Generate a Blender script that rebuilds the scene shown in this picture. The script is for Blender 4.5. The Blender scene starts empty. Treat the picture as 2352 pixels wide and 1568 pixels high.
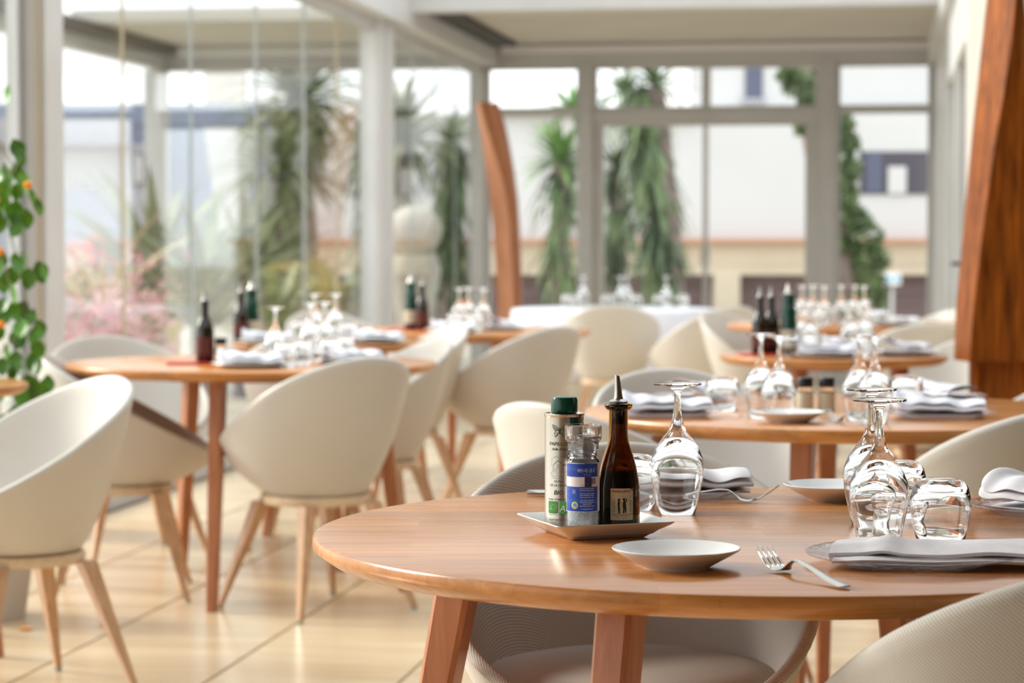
import bpy, bmesh, math, random
from mathutils import Vector, Matrix
random.seed(7)
PI = math.pi
sc = bpy.context.scene
C = sc.collection
sin, cos = math.sin, math.cos

# ---------------------------------------------------------------- camera, world, sun, exposure
F = 5553.0; CZ = 1.14; PITCH = math.atan(224 / F)
cam_d = bpy.data.cameras.new('camera'); cam = bpy.data.objects.new('camera', cam_d); C.objects.link(cam)
cam.location = (0, 0, CZ); cam.rotation_euler = (PI / 2 - PITCH, 0, 0)
cam_d.sensor_width = 36.0; cam_d.lens = F / 2352 * 36; cam_d.clip_end = 500
cam_d.dof.use_dof = True; cam_d.dof.focus_distance = 3.22; cam_d.dof.aperture_fstop = 6.0
sc.camera = cam
sc.view_settings.view_transform = 'Standard'; sc.view_settings.look = 'None'
sc.view_settings.gamma = 1.0; sc.view_settings.use_curve_mapping = False
sc.view_settings.exposure = 0.98
sc.cycles.max_bounces = 30; sc.cycles.transparent_max_bounces = 24
sc.cycles.diffuse_bounces = 4; sc.cycles.glossy_bounces = 6; sc.cycles.transmission_bounces = 26
sc.cycles.sample_clamp_indirect = 8.0; sc.cycles.use_denoising = True
w = bpy.data.worlds.new('sky'); sc.world = w; w.use_nodes = True
nt = w.node_tree; bg = nt.nodes['Background']
tc = nt.nodes.new('ShaderNodeTexCoord'); sp = nt.nodes.new('ShaderNodeSeparateXYZ'); rp = nt.nodes.new('ShaderNodeValToRGB')
nt.links.new(tc.outputs['Generated'], sp.inputs[0]); nt.links.new(sp.outputs['Z'], rp.inputs[0]); nt.links.new(rp.outputs[0], bg.inputs[0])
rp.color_ramp.elements[0].color = (0.97, 0.985, 1.0, 1); rp.color_ramp.elements[0].position = 0.0
rp.color_ramp.elements[1].color = (0.86, 0.93, 1.0, 1); rp.color_ramp.elements[1].position = 0.9
bg.inputs[1].default_value = 1.1
sd = bpy.data.lights.new('sun', 'SUN'); sd.energy = 2.6; sd.angle = math.radians(22); sd.color = (1.0, 0.95, 0.86)
so = bpy.data.objects.new('sun', sd); C.objects.link(so)
so.rotation_euler = Vector((-0.84, 0.33, 0.46)).to_track_quat('Z', 'Y').to_euler()

# ---------------------------------------------------------------- placing helpers
def ray(px, py):
    u = (px - 1176) / F; v = (784 - py) / F
    return Vector((u, cos(PITCH) + v * sin(PITCH), -sin(PITCH) + v * cos(PITCH)))
def Pz(px, py, z):
    r = ray(px, py); t = (z - CZ) / r.z; return Vector((r.x * t, r.y * t, z))
def Pd(px, py, Y):
    r = ray(px, py); t = Y / r.y; return Vector((r.x * t, Y, CZ + r.z * t))
def tab(px, py): return Pz(px, py, 0.75)
# the room runs at an angle to the camera: a = along the back wall, b = from the back wall towards the camera
YAW = math.radians(8.7); D = 20.0; B0 = Vector((-0.274, D, 0))
E1 = Vector((cos(YAW), -sin(YAW), 0)); UU = Vector((sin(YAW), cos(YAW), 0))
def R(a, b, z): return B0 + E1 * a - UU * b + Vector((0, 0, z))
def aw(px, b=0.0):                                     # a on the back wall seen at column px
    k = (px - 1176) / F; o = B0 - UU * b
    return (k * o.y - o.x) / (E1.x - k * E1.y)
def bl(px, a=0.0):                                     # b on the left wall seen at column px
    k = (px - 1176) / F; o = B0 + E1 * a
    return (o.x - k * o.y) / (UU.x - k * UU.y)

# ---------------------------------------------------------------- mesh builder
class MB:
    def __init__(s): s.v = []; s.f = []; s.m = []; s.uv = None
    def add(s, vs, fs, mi=0):
        n = len(s.v); s.v += [tuple(v) for v in vs]; s.f += [tuple(i + n for i in f) for f in fs]; s.m += [mi] * len(fs)
    def box(s, x0, y0, z0, x1, y1, z1, T=None, mi=0):
        vs = [Vector((x, y, z)) for z in (z0, z1) for y in (y0, y1) for x in (x0, x1)]
        if T: vs = [T(*v) for v in vs]
        s.add(vs, [(0, 2, 3, 1), (4, 5, 7, 6), (0, 1, 5, 4), (2, 6, 7, 3), (0, 4, 6, 2), (1, 3, 7, 5)], mi)
    def lathe(s, prof, seg=32, c=(0, 0, 0), sx=1, sy=1, mi=0, closed=False):
        vs = []; fs = []; n = len(prof)
        for i in range(seg):
            a = 2 * PI * i / seg
            for r, z in prof: vs.append((c[0] + r * cos(a) * sx, c[1] + r * sin(a) * sy, c[2] + z))
        for i in range(seg):
            j = (i + 1) % seg
            for k in range(n - (0 if closed else 1)):
                l = (k + 1) % n
                if prof[k][0] < 1e-6 and prof[l][0] < 1e-6: continue
                fs.append((i * n + k, j * n + k, j * n + l, i * n + l))
        s.add(vs, fs, mi)
    def tube(s, pts, rad, seg=8, mi=0, cap=True):
        pts = [Vector(p) for p in pts]; n = len(pts)
        if not hasattr(rad, '__len__'): rad = [rad] * n
        vs = []; fs = []; up = Vector((0, 0, 1))
        for i, p in enumerate(pts):
            t = (pts[min(i + 1, n - 1)] - pts[max(i - 1, 0)]).normalized()
            ref = up if abs(t.z) < 0.95 else Vector((1, 0, 0))
            a = t.cross(ref).normalized(); b = t.cross(a).normalized()
            for k in range(seg):
                q = 2 * PI * k / seg; vs.append(p + (a * cos(q) + b * sin(q)) * rad[i])
        for i in range(n - 1):
            for k in range(seg):
                l = (k + 1) % seg; fs.append((i * seg + k, i * seg + l, (i + 1) * seg + l, (i + 1) * seg + k))
        if cap: fs.append(tuple(range(seg))[::-1]); fs.append(tuple((n - 1) * seg + k for k in range(seg)))
        s.add(vs, fs, mi)
    def loft(s, rings, mi=0, cap=True):
        m = len(rings[0]); vs = [p for r in rings for p in r]; fs = []
        for i in range(len(rings) - 1):
            for k in range(m):
                l = (k + 1) % m; fs.append((i * m + k, i * m + l, (i + 1) * m + l, (i + 1) * m + k))
        if cap: fs.append(tuple(range(m))[::-1]); fs.append(tuple((len(rings) - 1) * m + k for k in range(m)))
        s.add(vs, fs, mi)
    def mesh(s, name, mats, smooth=40, fix=True):
        me = bpy.data.meshes.new(name); me.from_pydata(s.v, [], s.f)
        for i, p in enumerate(me.polygons): p.material_index = s.m[i]
        for m in (mats if isinstance(mats, (list, tuple)) else [mats]): me.materials.append(m)
        bm = bmesh.new(); bm.from_mesh(me); bmesh.ops.remove_doubles(bm, verts=bm.verts, dist=1e-6)
        if fix: bmesh.ops.recalc_face_normals(bm, faces=bm.faces)
        bm.to_mesh(me); bm.free()
        if smooth:
            for p in me.polygons: p.use_smooth = True
            me.set_sharp_from_angle(angle=math.radians(smooth))
        me.update(); return me
    def build(s, name, mats, parent=None, smooth=40, loc=None, fix=True):
        o = bpy.data.objects.new(name, s.mesh(name, mats, smooth, fix)); C.objects.link(o)
        if parent: o.parent = parent
        if loc is not None: o.location = loc
        return o
def tag(o, label, cat, group=None):
    o['label'] = label; o['category'] = cat
    if group: o['group'] = group
    return o
def struct(o, label=None, cat='structure'):
    o['kind'] = 'structure'
    if label: o['label'] = label; o['category'] = cat
    return o
def empty(name, loc=(0, 0, 0), rz=0.0):
    o = bpy.data.objects.new(name, None); C.objects.link(o); o.location = loc; o.rotation_euler = (0, 0, rz); o.empty_display_size = 0.1; return o
def dup(root, loc, rz=0.0, scale=None):
    def cp(o, par):
        c = o.copy(); C.objects.link(c)
        if par: c.parent = par
        for ch in list(o.children): cp(ch, c)
        return c
    r = cp(root, None); r.location = loc; r.rotation_euler = (0, 0, rz)
    if scale: r.scale = scale
    return r
_used = set()
def place(proto, loc, rz=0.0, label='', cat='', group=None):
    if proto.name not in _used:
        _used.add(proto.name); o = proto; o.location = loc; o.rotation_euler = (0, 0, rz)
    else:
        o = dup(proto, loc, rz)
        if 'group' in o.keys(): del o['group']
    return tag(o, label, cat, group)
def face(dx, dy): return math.atan2(-dx, dy)           # rotation that turns local +Y to (dx, dy)

# ---------------------------------------------------------------- materials
def mat(name, col, rough=0.5, metal=0.0, spec=0.5, coat=0.0, trans=0.0, ior=1.45):
    m = bpy.data.materials.new(name); m.use_nodes = True; p = m.node_tree.nodes['Principled BSDF']
    p.inputs['Base Color'].default_value = (*col, 1); p.inputs['Roughness'].default_value = rough; p.inputs['Metallic'].default_value = metal
    p.inputs['Specular IOR Level'].default_value = spec; p.inputs['Coat Weight'].default_value = coat; p.inputs['Coat Roughness'].default_value = 0.1
    p.inputs['Transmission Weight'].default_value = trans; p.inputs['IOR'].default_value = ior
    return m
def nodes(m): return m.node_tree.nodes, m.node_tree.links, m.node_tree.nodes['Principled BSDF']
def noisy(m, c0, c1, scale=(1, 1, 1), nscale=5, detail=4, bump=0.0, coord='Object', rvar=0.0, lo=0.35, hi=0.65, dist=0.0):
    N, L, p = nodes(m)
    t = N.new('ShaderNodeTexCoord'); mp = N.new('ShaderNodeMapping'); mp.inputs['Scale'].default_value = scale
    n = N.new('ShaderNodeTexNoise'); n.inputs['Scale'].default_value = nscale; n.inputs['Detail'].default_value = detail; n.inputs['Distortion'].default_value = dist
    r = N.new('ShaderNodeValToRGB'); r.color_ramp.elements[0].position = lo; r.color_ramp.elements[1].position = hi
    r.color_ramp.elements[0].color = (*c0, 1); r.color_ramp.elements[1].color = (*c1, 1)
    L.new(t.outputs[coord], mp.inputs[0]); L.new(mp.outputs[0], n.inputs[0]); L.new(n.outputs[0], r.inputs[0])
    out = r.outputs[0]
    if rvar:
        oi = N.new('ShaderNodeObjectInfo'); mr = N.new('ShaderNodeMapRange'); mr.inputs[3].default_value = 1 - rvar; mr.inputs[4].default_value = 1 + rvar
        hs = N.new('ShaderNodeHueSaturation'); L.new(oi.outputs['Random'], mr.inputs[0]); L.new(mr.outputs[0], hs.inputs['Value']); L.new(out, hs.inputs['Color']); out = hs.outputs[0]
        ad = N.new('ShaderNodeVectorMath'); ad.operation = 'ADD'; L.new(oi.outputs['Location'], ad.inputs[1]); L.new(t.outputs[coord], ad.inputs[0]); L.new(ad.outputs[0], mp.inputs[0])
    L.new(out, p.inputs['Base Color'])
    if bump:
        b = N.new('ShaderNodeBump'); b.inputs['Strength'].default_value = bump; b.inputs['Distance'].default_value = 0.002
        L.new(n.outputs[0], b.inputs['Height']); L.new(b.outputs[0], p.inputs['Normal'])
    return m
def wood(name, dark, light, rough=0.3, stave=True, axis='X', coat=0.0, wl=0.06):
    m = mat(name, light, rough, coat=coat); N, L, p = nodes(m)
    t = N.new('ShaderNodeTexCoord'); mp = N.new('ShaderNodeMapping')
    mp.inputs['Scale'].default_value = {'X': (1.2, 22, 22), 'Z': (22, 22, 1.2), 'Y': (22, 1.2, 22)}[axis]
    n = N.new('ShaderNodeTexNoise'); n.inputs['Scale'].default_value = 3.0; n.inputs['Detail'].default_value = 7; n.inputs['Distortion'].default_value = 0.6; n.inputs['Roughness'].default_value = 0.62
    r = N.new('ShaderNodeValToRGB'); r.color_ramp.elements[0].position = 0.3; r.color_ramp.elements[1].position = 0.7
    r.color_ramp.elements[0].color = (*dark, 1); r.color_ramp.elements[1].color = (*light, 1)
    L.new(t.outputs['Object'], mp.inputs[0]); L.new(mp.outputs[0], n.inputs[0]); L.new(n.outputs[0], r.inputs[0])
    out = r.outputs[0]
    if stave:
        bk = N.new('ShaderNodeTexBrick'); bk.inputs['Scale'].default_value = 1.0; bk.inputs['Brick Width'].default_value = 0.47; bk.inputs['Row Height'].default_value = wl
        bk.inputs['Mortar Size'].default_value = 0.00015; bk.inputs['Color1'].default_value = (0.84, 0.84, 0.84, 1); bk.inputs['Color2'].default_value = (1.1, 1.07, 1.03, 1)
        bk.inputs['Mortar'].default_value = (0.85, 0.8, 0.75, 1); bk.offset = 0.37
        mx = N.new('ShaderNodeMixRGB'); mx.blend_type = 'MULTIPLY'; mx.inputs[0].default_value = 1
        L.new(t.outputs['Object'], bk.inputs[0]); L.new(out, mx.inputs[1]); L.new(bk.outputs[0], mx.inputs[2]); out = mx.outputs[0]
    L.new(out, p.inputs['Base Color'])
    b = N.new('ShaderNodeBump'); b.inputs['Strength'].default_value = 0.10; b.inputs['Distance'].default_value = 0.0006
    L.new(n.outputs[0], b.inputs['Height']); L.new(b.outputs[0], p.inputs['Normal'])
    return m
M = {}
M['table'] = wood('oiled_table_wood', (0.46, 0.175, 0.045), (0.66, 0.295, 0.095), 0.22)
M['table_leg'] = wood('table_leg_wood', (0.36, 0.13, 0.055), (0.52, 0.215, 0.095), 0.35, False, 'Z')
M['beech'] = wood('beech_leg', (0.46, 0.25, 0.13), (0.66, 0.42, 0.25), 0.3, False, 'Z')
M['frame_beech'] = wood('pale_beech_frame', (0.62, 0.45, 0.28), (0.78, 0.6, 0.41), 0.4, False, 'X')
M['red_wood'] = wood('varnished_red_wood', (0.065, 0.014, 0.003), (0.50, 0.135, 0.012), 0.5, False, 'Z')
M['red_wood'].node_tree.nodes['Principled BSDF'].inputs['Specular IOR Level'].default_value = .25
M['orange_wood'] = wood('orange_timber', (0.30, 0.105, 0.04), (0.48, 0.20, 0.09), 0.5, False, 'Z')
M['shell'] = noisy(mat('cream_shell', (0.61, 0.565, 0.505), 0.36), (0.59, 0.545, 0.487), (0.63, 0.585, 0.525), nscale=3)
def fabric():
    m = mat('woven_grey_fabric', (0.6, 0.57, 0.52), 0.9, spec=0.2); N, L, p = nodes(m)
    uv = N.new('ShaderNodeUVMap'); sx = N.new('ShaderNodeSeparateXYZ'); L.new(uv.outputs[0], sx.inputs[0])
    def band(a, b, per):
        m1 = N.new('ShaderNodeMath'); m1.operation = 'MULTIPLY'; m1.inputs[1].default_value = a * 2 * PI / per; L.new(sx.outputs['X'], m1.inputs[0])
        m2 = N.new('ShaderNodeMath'); m2.operation = 'MULTIPLY_ADD'; m2.inputs[1].default_value = b * 2 * PI / per; L.new(sx.outputs['Y'], m2.inputs[0]); L.new(m1.outputs[0], m2.inputs[2])
        s_ = N.new('ShaderNodeMath'); s_.operation = 'SINE'; L.new(m2.outputs[0], s_.inputs[0]); return s_
    s1 = band(0.75, 0.66, 0.0034); s2 = band(1, -0.3, 0.0017)
    ad = N.new('ShaderNodeMath'); ad.operation = 'MULTIPLY_ADD'; ad.inputs[1].default_value = 0.35; L.new(s2.outputs[0], ad.inputs[0]); L.new(s1.outputs[0], ad.inputs[2])
    mr = N.new('ShaderNodeMapRange'); mr.inputs[1].default_value = -1.35; mr.inputs[2].default_value = 1.35; L.new(ad.outputs[0], mr.inputs[0])
    r = N.new('ShaderNodeValToRGB'); r.color_ramp.elements[0].color = (0.42, 0.385, 0.34, 1); r.color_ramp.elements[1].color = (0.73, 0.69, 0.63, 1)
    L.new(mr.outputs[0], r.inputs[0]); L.new(r.outputs[0], p.inputs['Base Color'])
    b = N.new('ShaderNodeBump'); b.inputs['Strength'].default_value = 0.5; b.inputs['Distance'].default_value = 0.0006
    L.new(mr.outputs[0], b.inputs['Height']); L.new(b.outputs[0], p.inputs['Normal']); return m
M['fabric'] = fabric()
M['glass'] = mat('clear_glass', (1, 1, 1), 0.0, trans=1.0, ior=1.45)
def presspat(m, sc_=90, st=0.6):
    N, L, p = nodes(m); t = N.new('ShaderNodeTexCoord'); v = N.new('ShaderNodeTexVoronoi'); v.inputs['Scale'].default_value = sc_
    b = N.new('ShaderNodeBump'); b.inputs['Strength'].default_value = st; b.inputs['Distance'].default_value = 0.002
    L.new(t.outputs['Object'], v.inputs[0]); L.new(v.outputs[0], b.inputs['Height']); L.new(b.outputs[0], p.inputs['Normal']); return m
M['plate_glass'] = presspat(mat('pressed_glass', (0.97, 0.95, 1), 0.03, trans=1.0))
M['white_china'] = mat('white_china', (0.80, 0.80, 0.775), 0.12, spec=0.6)
M['napkin'] = noisy(mat('white_napkin', (0.85, 0.84, 0.87), 0.85, spec=0.2), (0.80, 0.79, 0.83), (0.86, 0.85, 0.885), nscale=60, bump=0.15)
M['cloth'] = noisy(mat('white_tablecloth', (0.8, 0.8, 0.86), 0.8, spec=0.2), (0.76, 0.76, 0.83), (0.82, 0.82, 0.88), nscale=8)
M['steel'] = mat('brushed_steel', (0.45, 0.43, 0.40), 0.28, metal=1.0)
M['tin'] = mat('tin_body', (0.50, 0.46, 0.40), 0.30, metal=1.0)
M['tin_rim'] = mat('tin_rim', (0.6, 0.53, 0.44), 0.25, metal=1.0)
M['green_cap'] = mat('dark_green_plastic', (0.004, 0.075, 0.05), 0.25)
M['ink'] = mat('dark_olive_ink', (0.05, 0.06, 0.035), 0.5)
M['green_print'] = mat('green_print', (0.09, 0.36, 0.06), 0.4)
M['white_print'] = mat('white_print', (0.85, 0.85, 0.85), 0.5)
M['blue_print'] = noisy(mat('blue_label', (0.01, 0.05, 0.45), 0.3), (0.008, 0.03, 0.36), (0.02, 0.12, 0.62), scale=(0.2, 0.2, 60), nscale=1.3, detail=1)
M['light_blue'] = mat('light_blue_print', (0.12, 0.32, 0.75), 0.4)
M['navy'] = mat('navy_ink', (0.03, 0.02, 0.2), 0.5)
M['label_white'] = mat('label_white', (0.85, 0.84, 0.86), 0.4)
M['yellow'] = mat('yellow_print', (0.85, 0.68, 0.02), 0.4)
M['amber'] = mat('amber_glass', (0.22, 0.075, 0.003), 0.02, trans=1.0, ior=1.5)
M['vinegar'] = mat('dark_vinegar', (0.012, 0.006, 0.002), 0.1)
M['paper'] = noisy(mat('aged_paper_label', (0.7, 0.6, 0.36), 0.6), (0.52, 0.50, 0.30), (0.78, 0.60, 0.36), nscale=40)
M['red_ink'] = mat('red_ink', (0.45, 0.03, 0.02), 0.5)
M['black_ink'] = mat('black_ink', (0.02, 0.015, 0.01), 0.5)
M['salt'] = noisy(mat('coarse_salt', (0.8, 0.82, 0.84), 0.6), (0.55, 0.57, 0.6), (0.9, 0.9, 0.92), nscale=350, bump=0.8)
M['clear_plastic'] = mat('clear_plastic', (0.95, 0.97, 0.98), 0.08, trans=0.97, ior=1.4)
M['black'] = mat('black_plastic', (0.012, 0.012, 0.015), 0.35)
M['pepper'] = noisy(mat('ground_pepper', (0.1, 0.08, 0.05), 0.8), (0.03, 0.025, 0.02), (0.25, 0.2, 0.14), nscale=400)
M['beige_label'] = mat('beige_label', (0.6, 0.56, 0.42), 0.5)
M['red_mat'] = mat('red_mat', (0.55, 0.05, 0.03), 0.5)
M['dark_bottle'] = mat('dark_bottle_glass', (0.02, 0.012, 0.005), 0.06, spec=0.8)
M['green_bottle'] = mat('green_bottle_glass', (0.005, 0.05, 0.03), 0.08, spec=0.8)
M['frame'] = noisy(mat('white_painted_frame', (0.66, 0.66, 0.655), 0.45), (0.62, 0.62, 0.61), (0.68, 0.68, 0.68), nscale=2)
M['grey_frame'] = noisy(mat('grey_painted_frame', (0.52, 0.52, 0.515), 0.45), (0.50, 0.50, 0.495), (0.54, 0.54, 0.54), nscale=2)
M['ceiling'] = noisy(mat('beige_ceiling', (0.56, 0.53, 0.47), 0.8), (0.54, 0.51, 0.45), (0.58, 0.55, 0.49), nscale=1.5)
M['wall'] = noisy(mat('cream_plaster', (0.6, 0.57, 0.5), 0.85), (0.58, 0.55, 0.48), (0.62, 0.59, 0.52), nscale=3)
M['warm_wall'] = noisy(mat('warm_tan_plaster', (0.2, 0.13, 0.075), 0.8), (0.18, 0.115, 0.065), (0.22, 0.145, 0.085), nscale=2)
M['gutter_and_shade'] = mat('dark_gutter_and_shade', (0.03, 0.025, 0.022), 0.6)  # terrace gutter tone, also used to paint the gutter shadow in the ceiling
M['tile'] = noisy(mat('honed_beige_stone', (0.72, 0.55, 0.34), 0.24, spec=0.5), (0.58, 0.425, 0.25), (0.72, 0.575, 0.39), scale=(0.6, 3.5, 1), nscale=1.6, detail=5, rvar=0.05, lo=0.3, hi=0.7)
M['grout'] = mat('brown_grout', (0.27, 0.21, 0.13), 0.8)
M['pave'] = noisy(mat('pale_paving', (0.5, 0.45, 0.38), 0.8), (0.42, 0.38, 0.3), (0.55, 0.5, 0.42), nscale=1.5)
M['ext_white'] = noisy(mat('white_render', (0.62, 0.61, 0.605), 0.8), (0.605, 0.595, 0.59), (0.63, 0.62, 0.615), nscale=0.6)
M['ext_cream'] = noisy(mat('cream_render', (0.66, 0.54, 0.36), 0.8), (0.56, 0.47, 0.35), (0.64, 0.55, 0.42), nscale=1)
M['terracotta'] = mat('terracotta', (0.55, 0.27, 0.17), 0.7)
M['ext_dark'] = noisy(mat('mauve_brown_wall', (0.18, 0.12, 0.12), 0.8), (0.15, 0.10, 0.10), (0.22, 0.155, 0.155), scale=(0.4, 0.4, 12), nscale=1.5)
M['ext_blue'] = noisy(mat('blue_grey_render', (0.22, 0.26, 0.36), 0.8), (0.20, 0.24, 0.33), (0.24, 0.28, 0.38), nscale=1)
M['ext_pale_blue'] = mat('pale_blue_render', (0.36, 0.38, 0.46), 0.8)
M['ext_lilac'] = mat('pale_lilac_render', (0.42, 0.41, 0.45), 0.8)
M['win_dark'] = mat('dark_window_glass', (0.07, 0.06, 0.08), 0.2)
M['win_blue'] = mat('blue_window', (0.10, 0.11, 0.17), 0.3)
M['leaf_dark'] = noisy(mat('dark_leaf', (0.05, 0.1, 0.03), 0.45), (0.025, 0.055, 0.018), (0.20, 0.27, 0.11), nscale=2.2, rvar=0.25)
M['leaf_mid'] = noisy(mat('mid_green_leaf', (0.12, 0.22, 0.06), 0.45), (0.07, 0.15, 0.035), (0.2, 0.3, 0.1), nscale=6, rvar=0.25)
M['leaf_bright'] = noisy(mat('bright_green_leaf', (0.2, 0.36, 0.08), 0.4), (0.12, 0.25, 0.05), (0.28, 0.44, 0.14), nscale=6, rvar=0.25)
M['ivy'] = noisy(mat('ivy_leaf', (0.1, 0.16, 0.06), 0.45), (0.05, 0.09, 0.03), (0.17, 0.23, 0.09), nscale=6, rvar=0.25)
M['leaf_pale'] = noisy(mat('pale_yellow_green_leaf', (0.42, 0.45, 0.2), 0.5), (0.3, 0.36, 0.14), (0.6, 0.58, 0.32), nscale=4, rvar=0.2)
M['leaf_olive'] = noisy(mat('olive_leaf', (0.2, 0.22, 0.09), 0.5), (0.12, 0.15, 0.06), (0.32, 0.33, 0.16), nscale=4, rvar=0.25)
M['leaf_dry'] = noisy(mat('dry_straw_leaf', (0.55, 0.42, 0.26), 0.6), (0.42, 0.3, 0.18), (0.66, 0.54, 0.36), nscale=4, rvar=0.2)
M['vine'] = noisy(mat('fresh_vine_leaf', (0.05, 0.2, 0.01), 0.4), (0.02, 0.09, 0.004), (0.11, 0.27, 0.012), nscale=9, rvar=0.35)
M['bark'] = noisy(mat('mauve_bark', (0.26, 0.19, 0.17), 0.9), (0.2, 0.14, 0.125), (0.36, 0.28, 0.26), scale=(3, 3, 1), nscale=3, bump=0.6)
M['orange_flower'] = mat('orange_petal', (0.85, 0.30, 0.01), 0.5)
M['pink'] = noisy(mat('pink_petal', (0.7, 0.2, 0.25), 0.6), (0.62, 0.2, 0.25), (0.82, 0.55, 0.55), nscale=6)
M['coral'] = noisy(mat('coral_petal', (0.75, 0.16, 0.12), 0.6), (0.65, 0.12, 0.1), (0.85, 0.32, 0.26), nscale=3)
M['stone'] = noisy(mat('pale_stone', (0.56, 0.50, 0.42), 0.8), (0.5, 0.44, 0.36), (0.6, 0.55, 0.47), nscale=3)
M['straw_wood'] = mat('yellow_timber', (0.62, 0.45, 0.14), 0.6)
M['sign_blue'] = mat('sign_blue', (0.12, 0.42, 0.6), 0.4)
M['blue_tub'] = mat('blue_plastic', (0.05, 0.2, 0.38), 0.4)
def pane_mat(name, tint=(1, 1, 1), refl=1.0):
    m = bpy.data.materials.new(name); m.use_nodes = True; N = m.node_tree.nodes; L = m.node_tree.links; N.clear()
    o = N.new('ShaderNodeOutputMaterial'); mx = N.new('ShaderNodeMixShader'); t = N.new('ShaderNodeBsdfTransparent'); g = N.new('ShaderNodeBsdfGlossy')
    g.inputs['Roughness'].default_value = 0.02; t.inputs[0].default_value = (*tint, 1); fr = N.new('ShaderNodeFresnel'); fr.inputs[0].default_value = 1.45
    mu = N.new('ShaderNodeMath'); mu.operation = 'MULTIPLY'; mu.inputs[1].default_value = refl
    L.new(fr.outputs[0], mu.inputs[0]); L.new(mu.outputs[0], mx.inputs[0]); L.new(t.outputs[0], mx.inputs[1]); L.new(g.outputs[0], mx.inputs[2]); L.new(mx.outputs[0], o.inputs[0]); return m
M['plate_glass'] = pane_mat('pressed_glass', (0.97, 0.96, 0.98), .6)
def _pb(m):
    N = m.node_tree.nodes; L = m.node_tree.links; t = N.new('ShaderNodeTexCoord'); v = N.new('ShaderNodeTexVoronoi'); v.inputs['Scale'].default_value = 110
    b = N.new('ShaderNodeBump'); b.inputs['Strength'].default_value = .4; b.inputs['Distance'].default_value = 0.003; L.new(t.outputs['Object'], v.inputs[0]); L.new(v.outputs[0], b.inputs['Height'])
    for n in N:
        if n.type in ('BSDF_GLOSSY', 'FRESNEL'): L.new(b.outputs[0], n.inputs['Normal'])
        if n.type == 'BSDF_GLOSSY': n.inputs['Roughness'].default_value = .06
_pb(M['plate_glass'])
M['pane'] = pane_mat('window_glass', (0.985, 0.995, 0.99), 0.38)
M['pane_edge'] = mat('polished_glass_edge', (0.42, 0.46, 0.45), 0.3)
M['pane_edge_warm'] = mat('amber_glass_edge', (0.5, 0.42, 0.28), 0.3)

# ---------------------------------------------------------------- room shell
def slab(name, a0, b0, z0, a1, b1, z1, m, parent=None, label=None):
    mb = MB(); mb.box(a0, b0, z0, a1, b1, z1, R)
    o = mb.build(name, m, parent, smooth=0)
    if not parent: struct(o, label)
    return o
AR = aw(2157)                                          # right wall of the glazed end
HEAD = 2.555; CEIL = 2.77
# floor: a bed of grout with stone tiles on it
mb = MB(); mb.box(-0.12, -0.1, -0.08, 9, 24, -0.012, R); fl = struct(mb.build('floor', M['grout'], smooth=0), 'beige honed stone tiled floor with brown joints')
TS = 0.5
tme = MB(); g = 0.0045; e = 0.002
tme.add([(-TS/2+g, -TS/2+.0015, -.012), (TS/2-g, -TS/2+.0015, -.012), (TS/2-g, TS/2-.0015, -.012), (-TS/2+g, TS/2-.0015, -.012),
         (-TS/2+g, -TS/2+.0015, -.001), (TS/2-g, -TS/2+.0015, -.001), (TS/2-g, TS/2-.0015, -.001), (-TS/2+g, TS/2-.0015, -.001),
         (-TS/2+g+e, -TS/2+.0015+e, 0), (TS/2-g-e, -TS/2+.0015+e, 0), (TS/2-g-e, TS/2-.0015-e, 0), (-TS/2+g+e, TS/2-.0015-e, 0)],
        [(0, 3, 2, 1), (0, 1, 5, 4), (1, 2, 6, 5), (2, 3, 7, 6), (3, 0, 4, 7), (4, 5, 9, 8), (5, 6, 10, 9), (6, 7, 11, 10), (7, 4, 8, 11), (8, 9, 10, 11)])
tmesh = tme.mesh('tile', M['tile'], 0)
pA = Pz(468, 1568, 0); relA = pA - B0
off = (relA.dot(E1)) % TS
spots = []
for i in range(-1, 18):
    for j in range(0, 47):
        a = off + (i + 0.5) * TS; b = (j + 0.5) * TS
        if a - TS / 2 < -0.12 or a > 8.7: continue
        c = R(a, b, 0)
        px = 1176 + F * c.x / max(c.y, 0.1)
        vis = c.y > 4.2 and -300 < px < 2600
        spots.append((not vis, abs(c.y - 6.5), a, b))
spots.sort()
far = MB()
for k, (nv, _, a, b) in enumerate(spots):
    c = R(a, b, 0)
    if k < 290 and not nv:
        o = bpy.data.objects.new('tile', tmesh); C.objects.link(o); o.location = c; o.rotation_euler = (0, 0, -YAW); o.parent = fl
    else:
        far.box(a - TS/2 + g, b - TS/2 + .0015, -0.012, a + TS/2 - g, b + TS/2 - .0015, 0, R)
fo = far.build('more_tiles', M['tile'], fl, smooth=0); fo['kind'] = 'stuff'
# ceiling with cross beams
struct(slab('ceiling', -0.15, -0.1, CEIL, 9, 3.5, CEIL + 0.12, M['ceiling']), 'beige flat ceiling panel of the glazed bay')
slab('trim_1', 0.0, 3.5, 2.70, AR + 0.1, 3.72, 2.95, M['frame'], label='white beam across the near edge of the ceiling')
SKY = 16.1  # near end of the added glass roof, set by the light wanted indoors
slab('ceiling', -0.15, SKY, 2.92, 9, 23, 3.05, M['warm_wall'], label='beige ceiling behind the camera')
slab('ceiling', 4.6, 3.72, 2.92, 9, SKY, 3.05, M['warm_wall'], label='beige ceiling of the wider right part of the room')
for k in range(4):
    slab('trim_%d' % (20 + k), -0.15, 3.72 + k * 4.08, 2.9, 4.6, 3.80 + k * 4.08, 3.05, M['frame'], label='white added glass roof bar number %d from the back' % (k + 1))
slab('added_roof_glass', -0.15, 3.8, 2.97, 4.6, SKY, 2.985, M['pane'], label='clear glass roof added over the nearer dining bays to light the room')  # unseen glass roof, added to bring sky light into the room
slab('trim_2', -0.1, -0.12, 2.60, AR + 0.1, 0.06, CEIL, M['grey_frame'], label='grey beam over the back windows')
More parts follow.
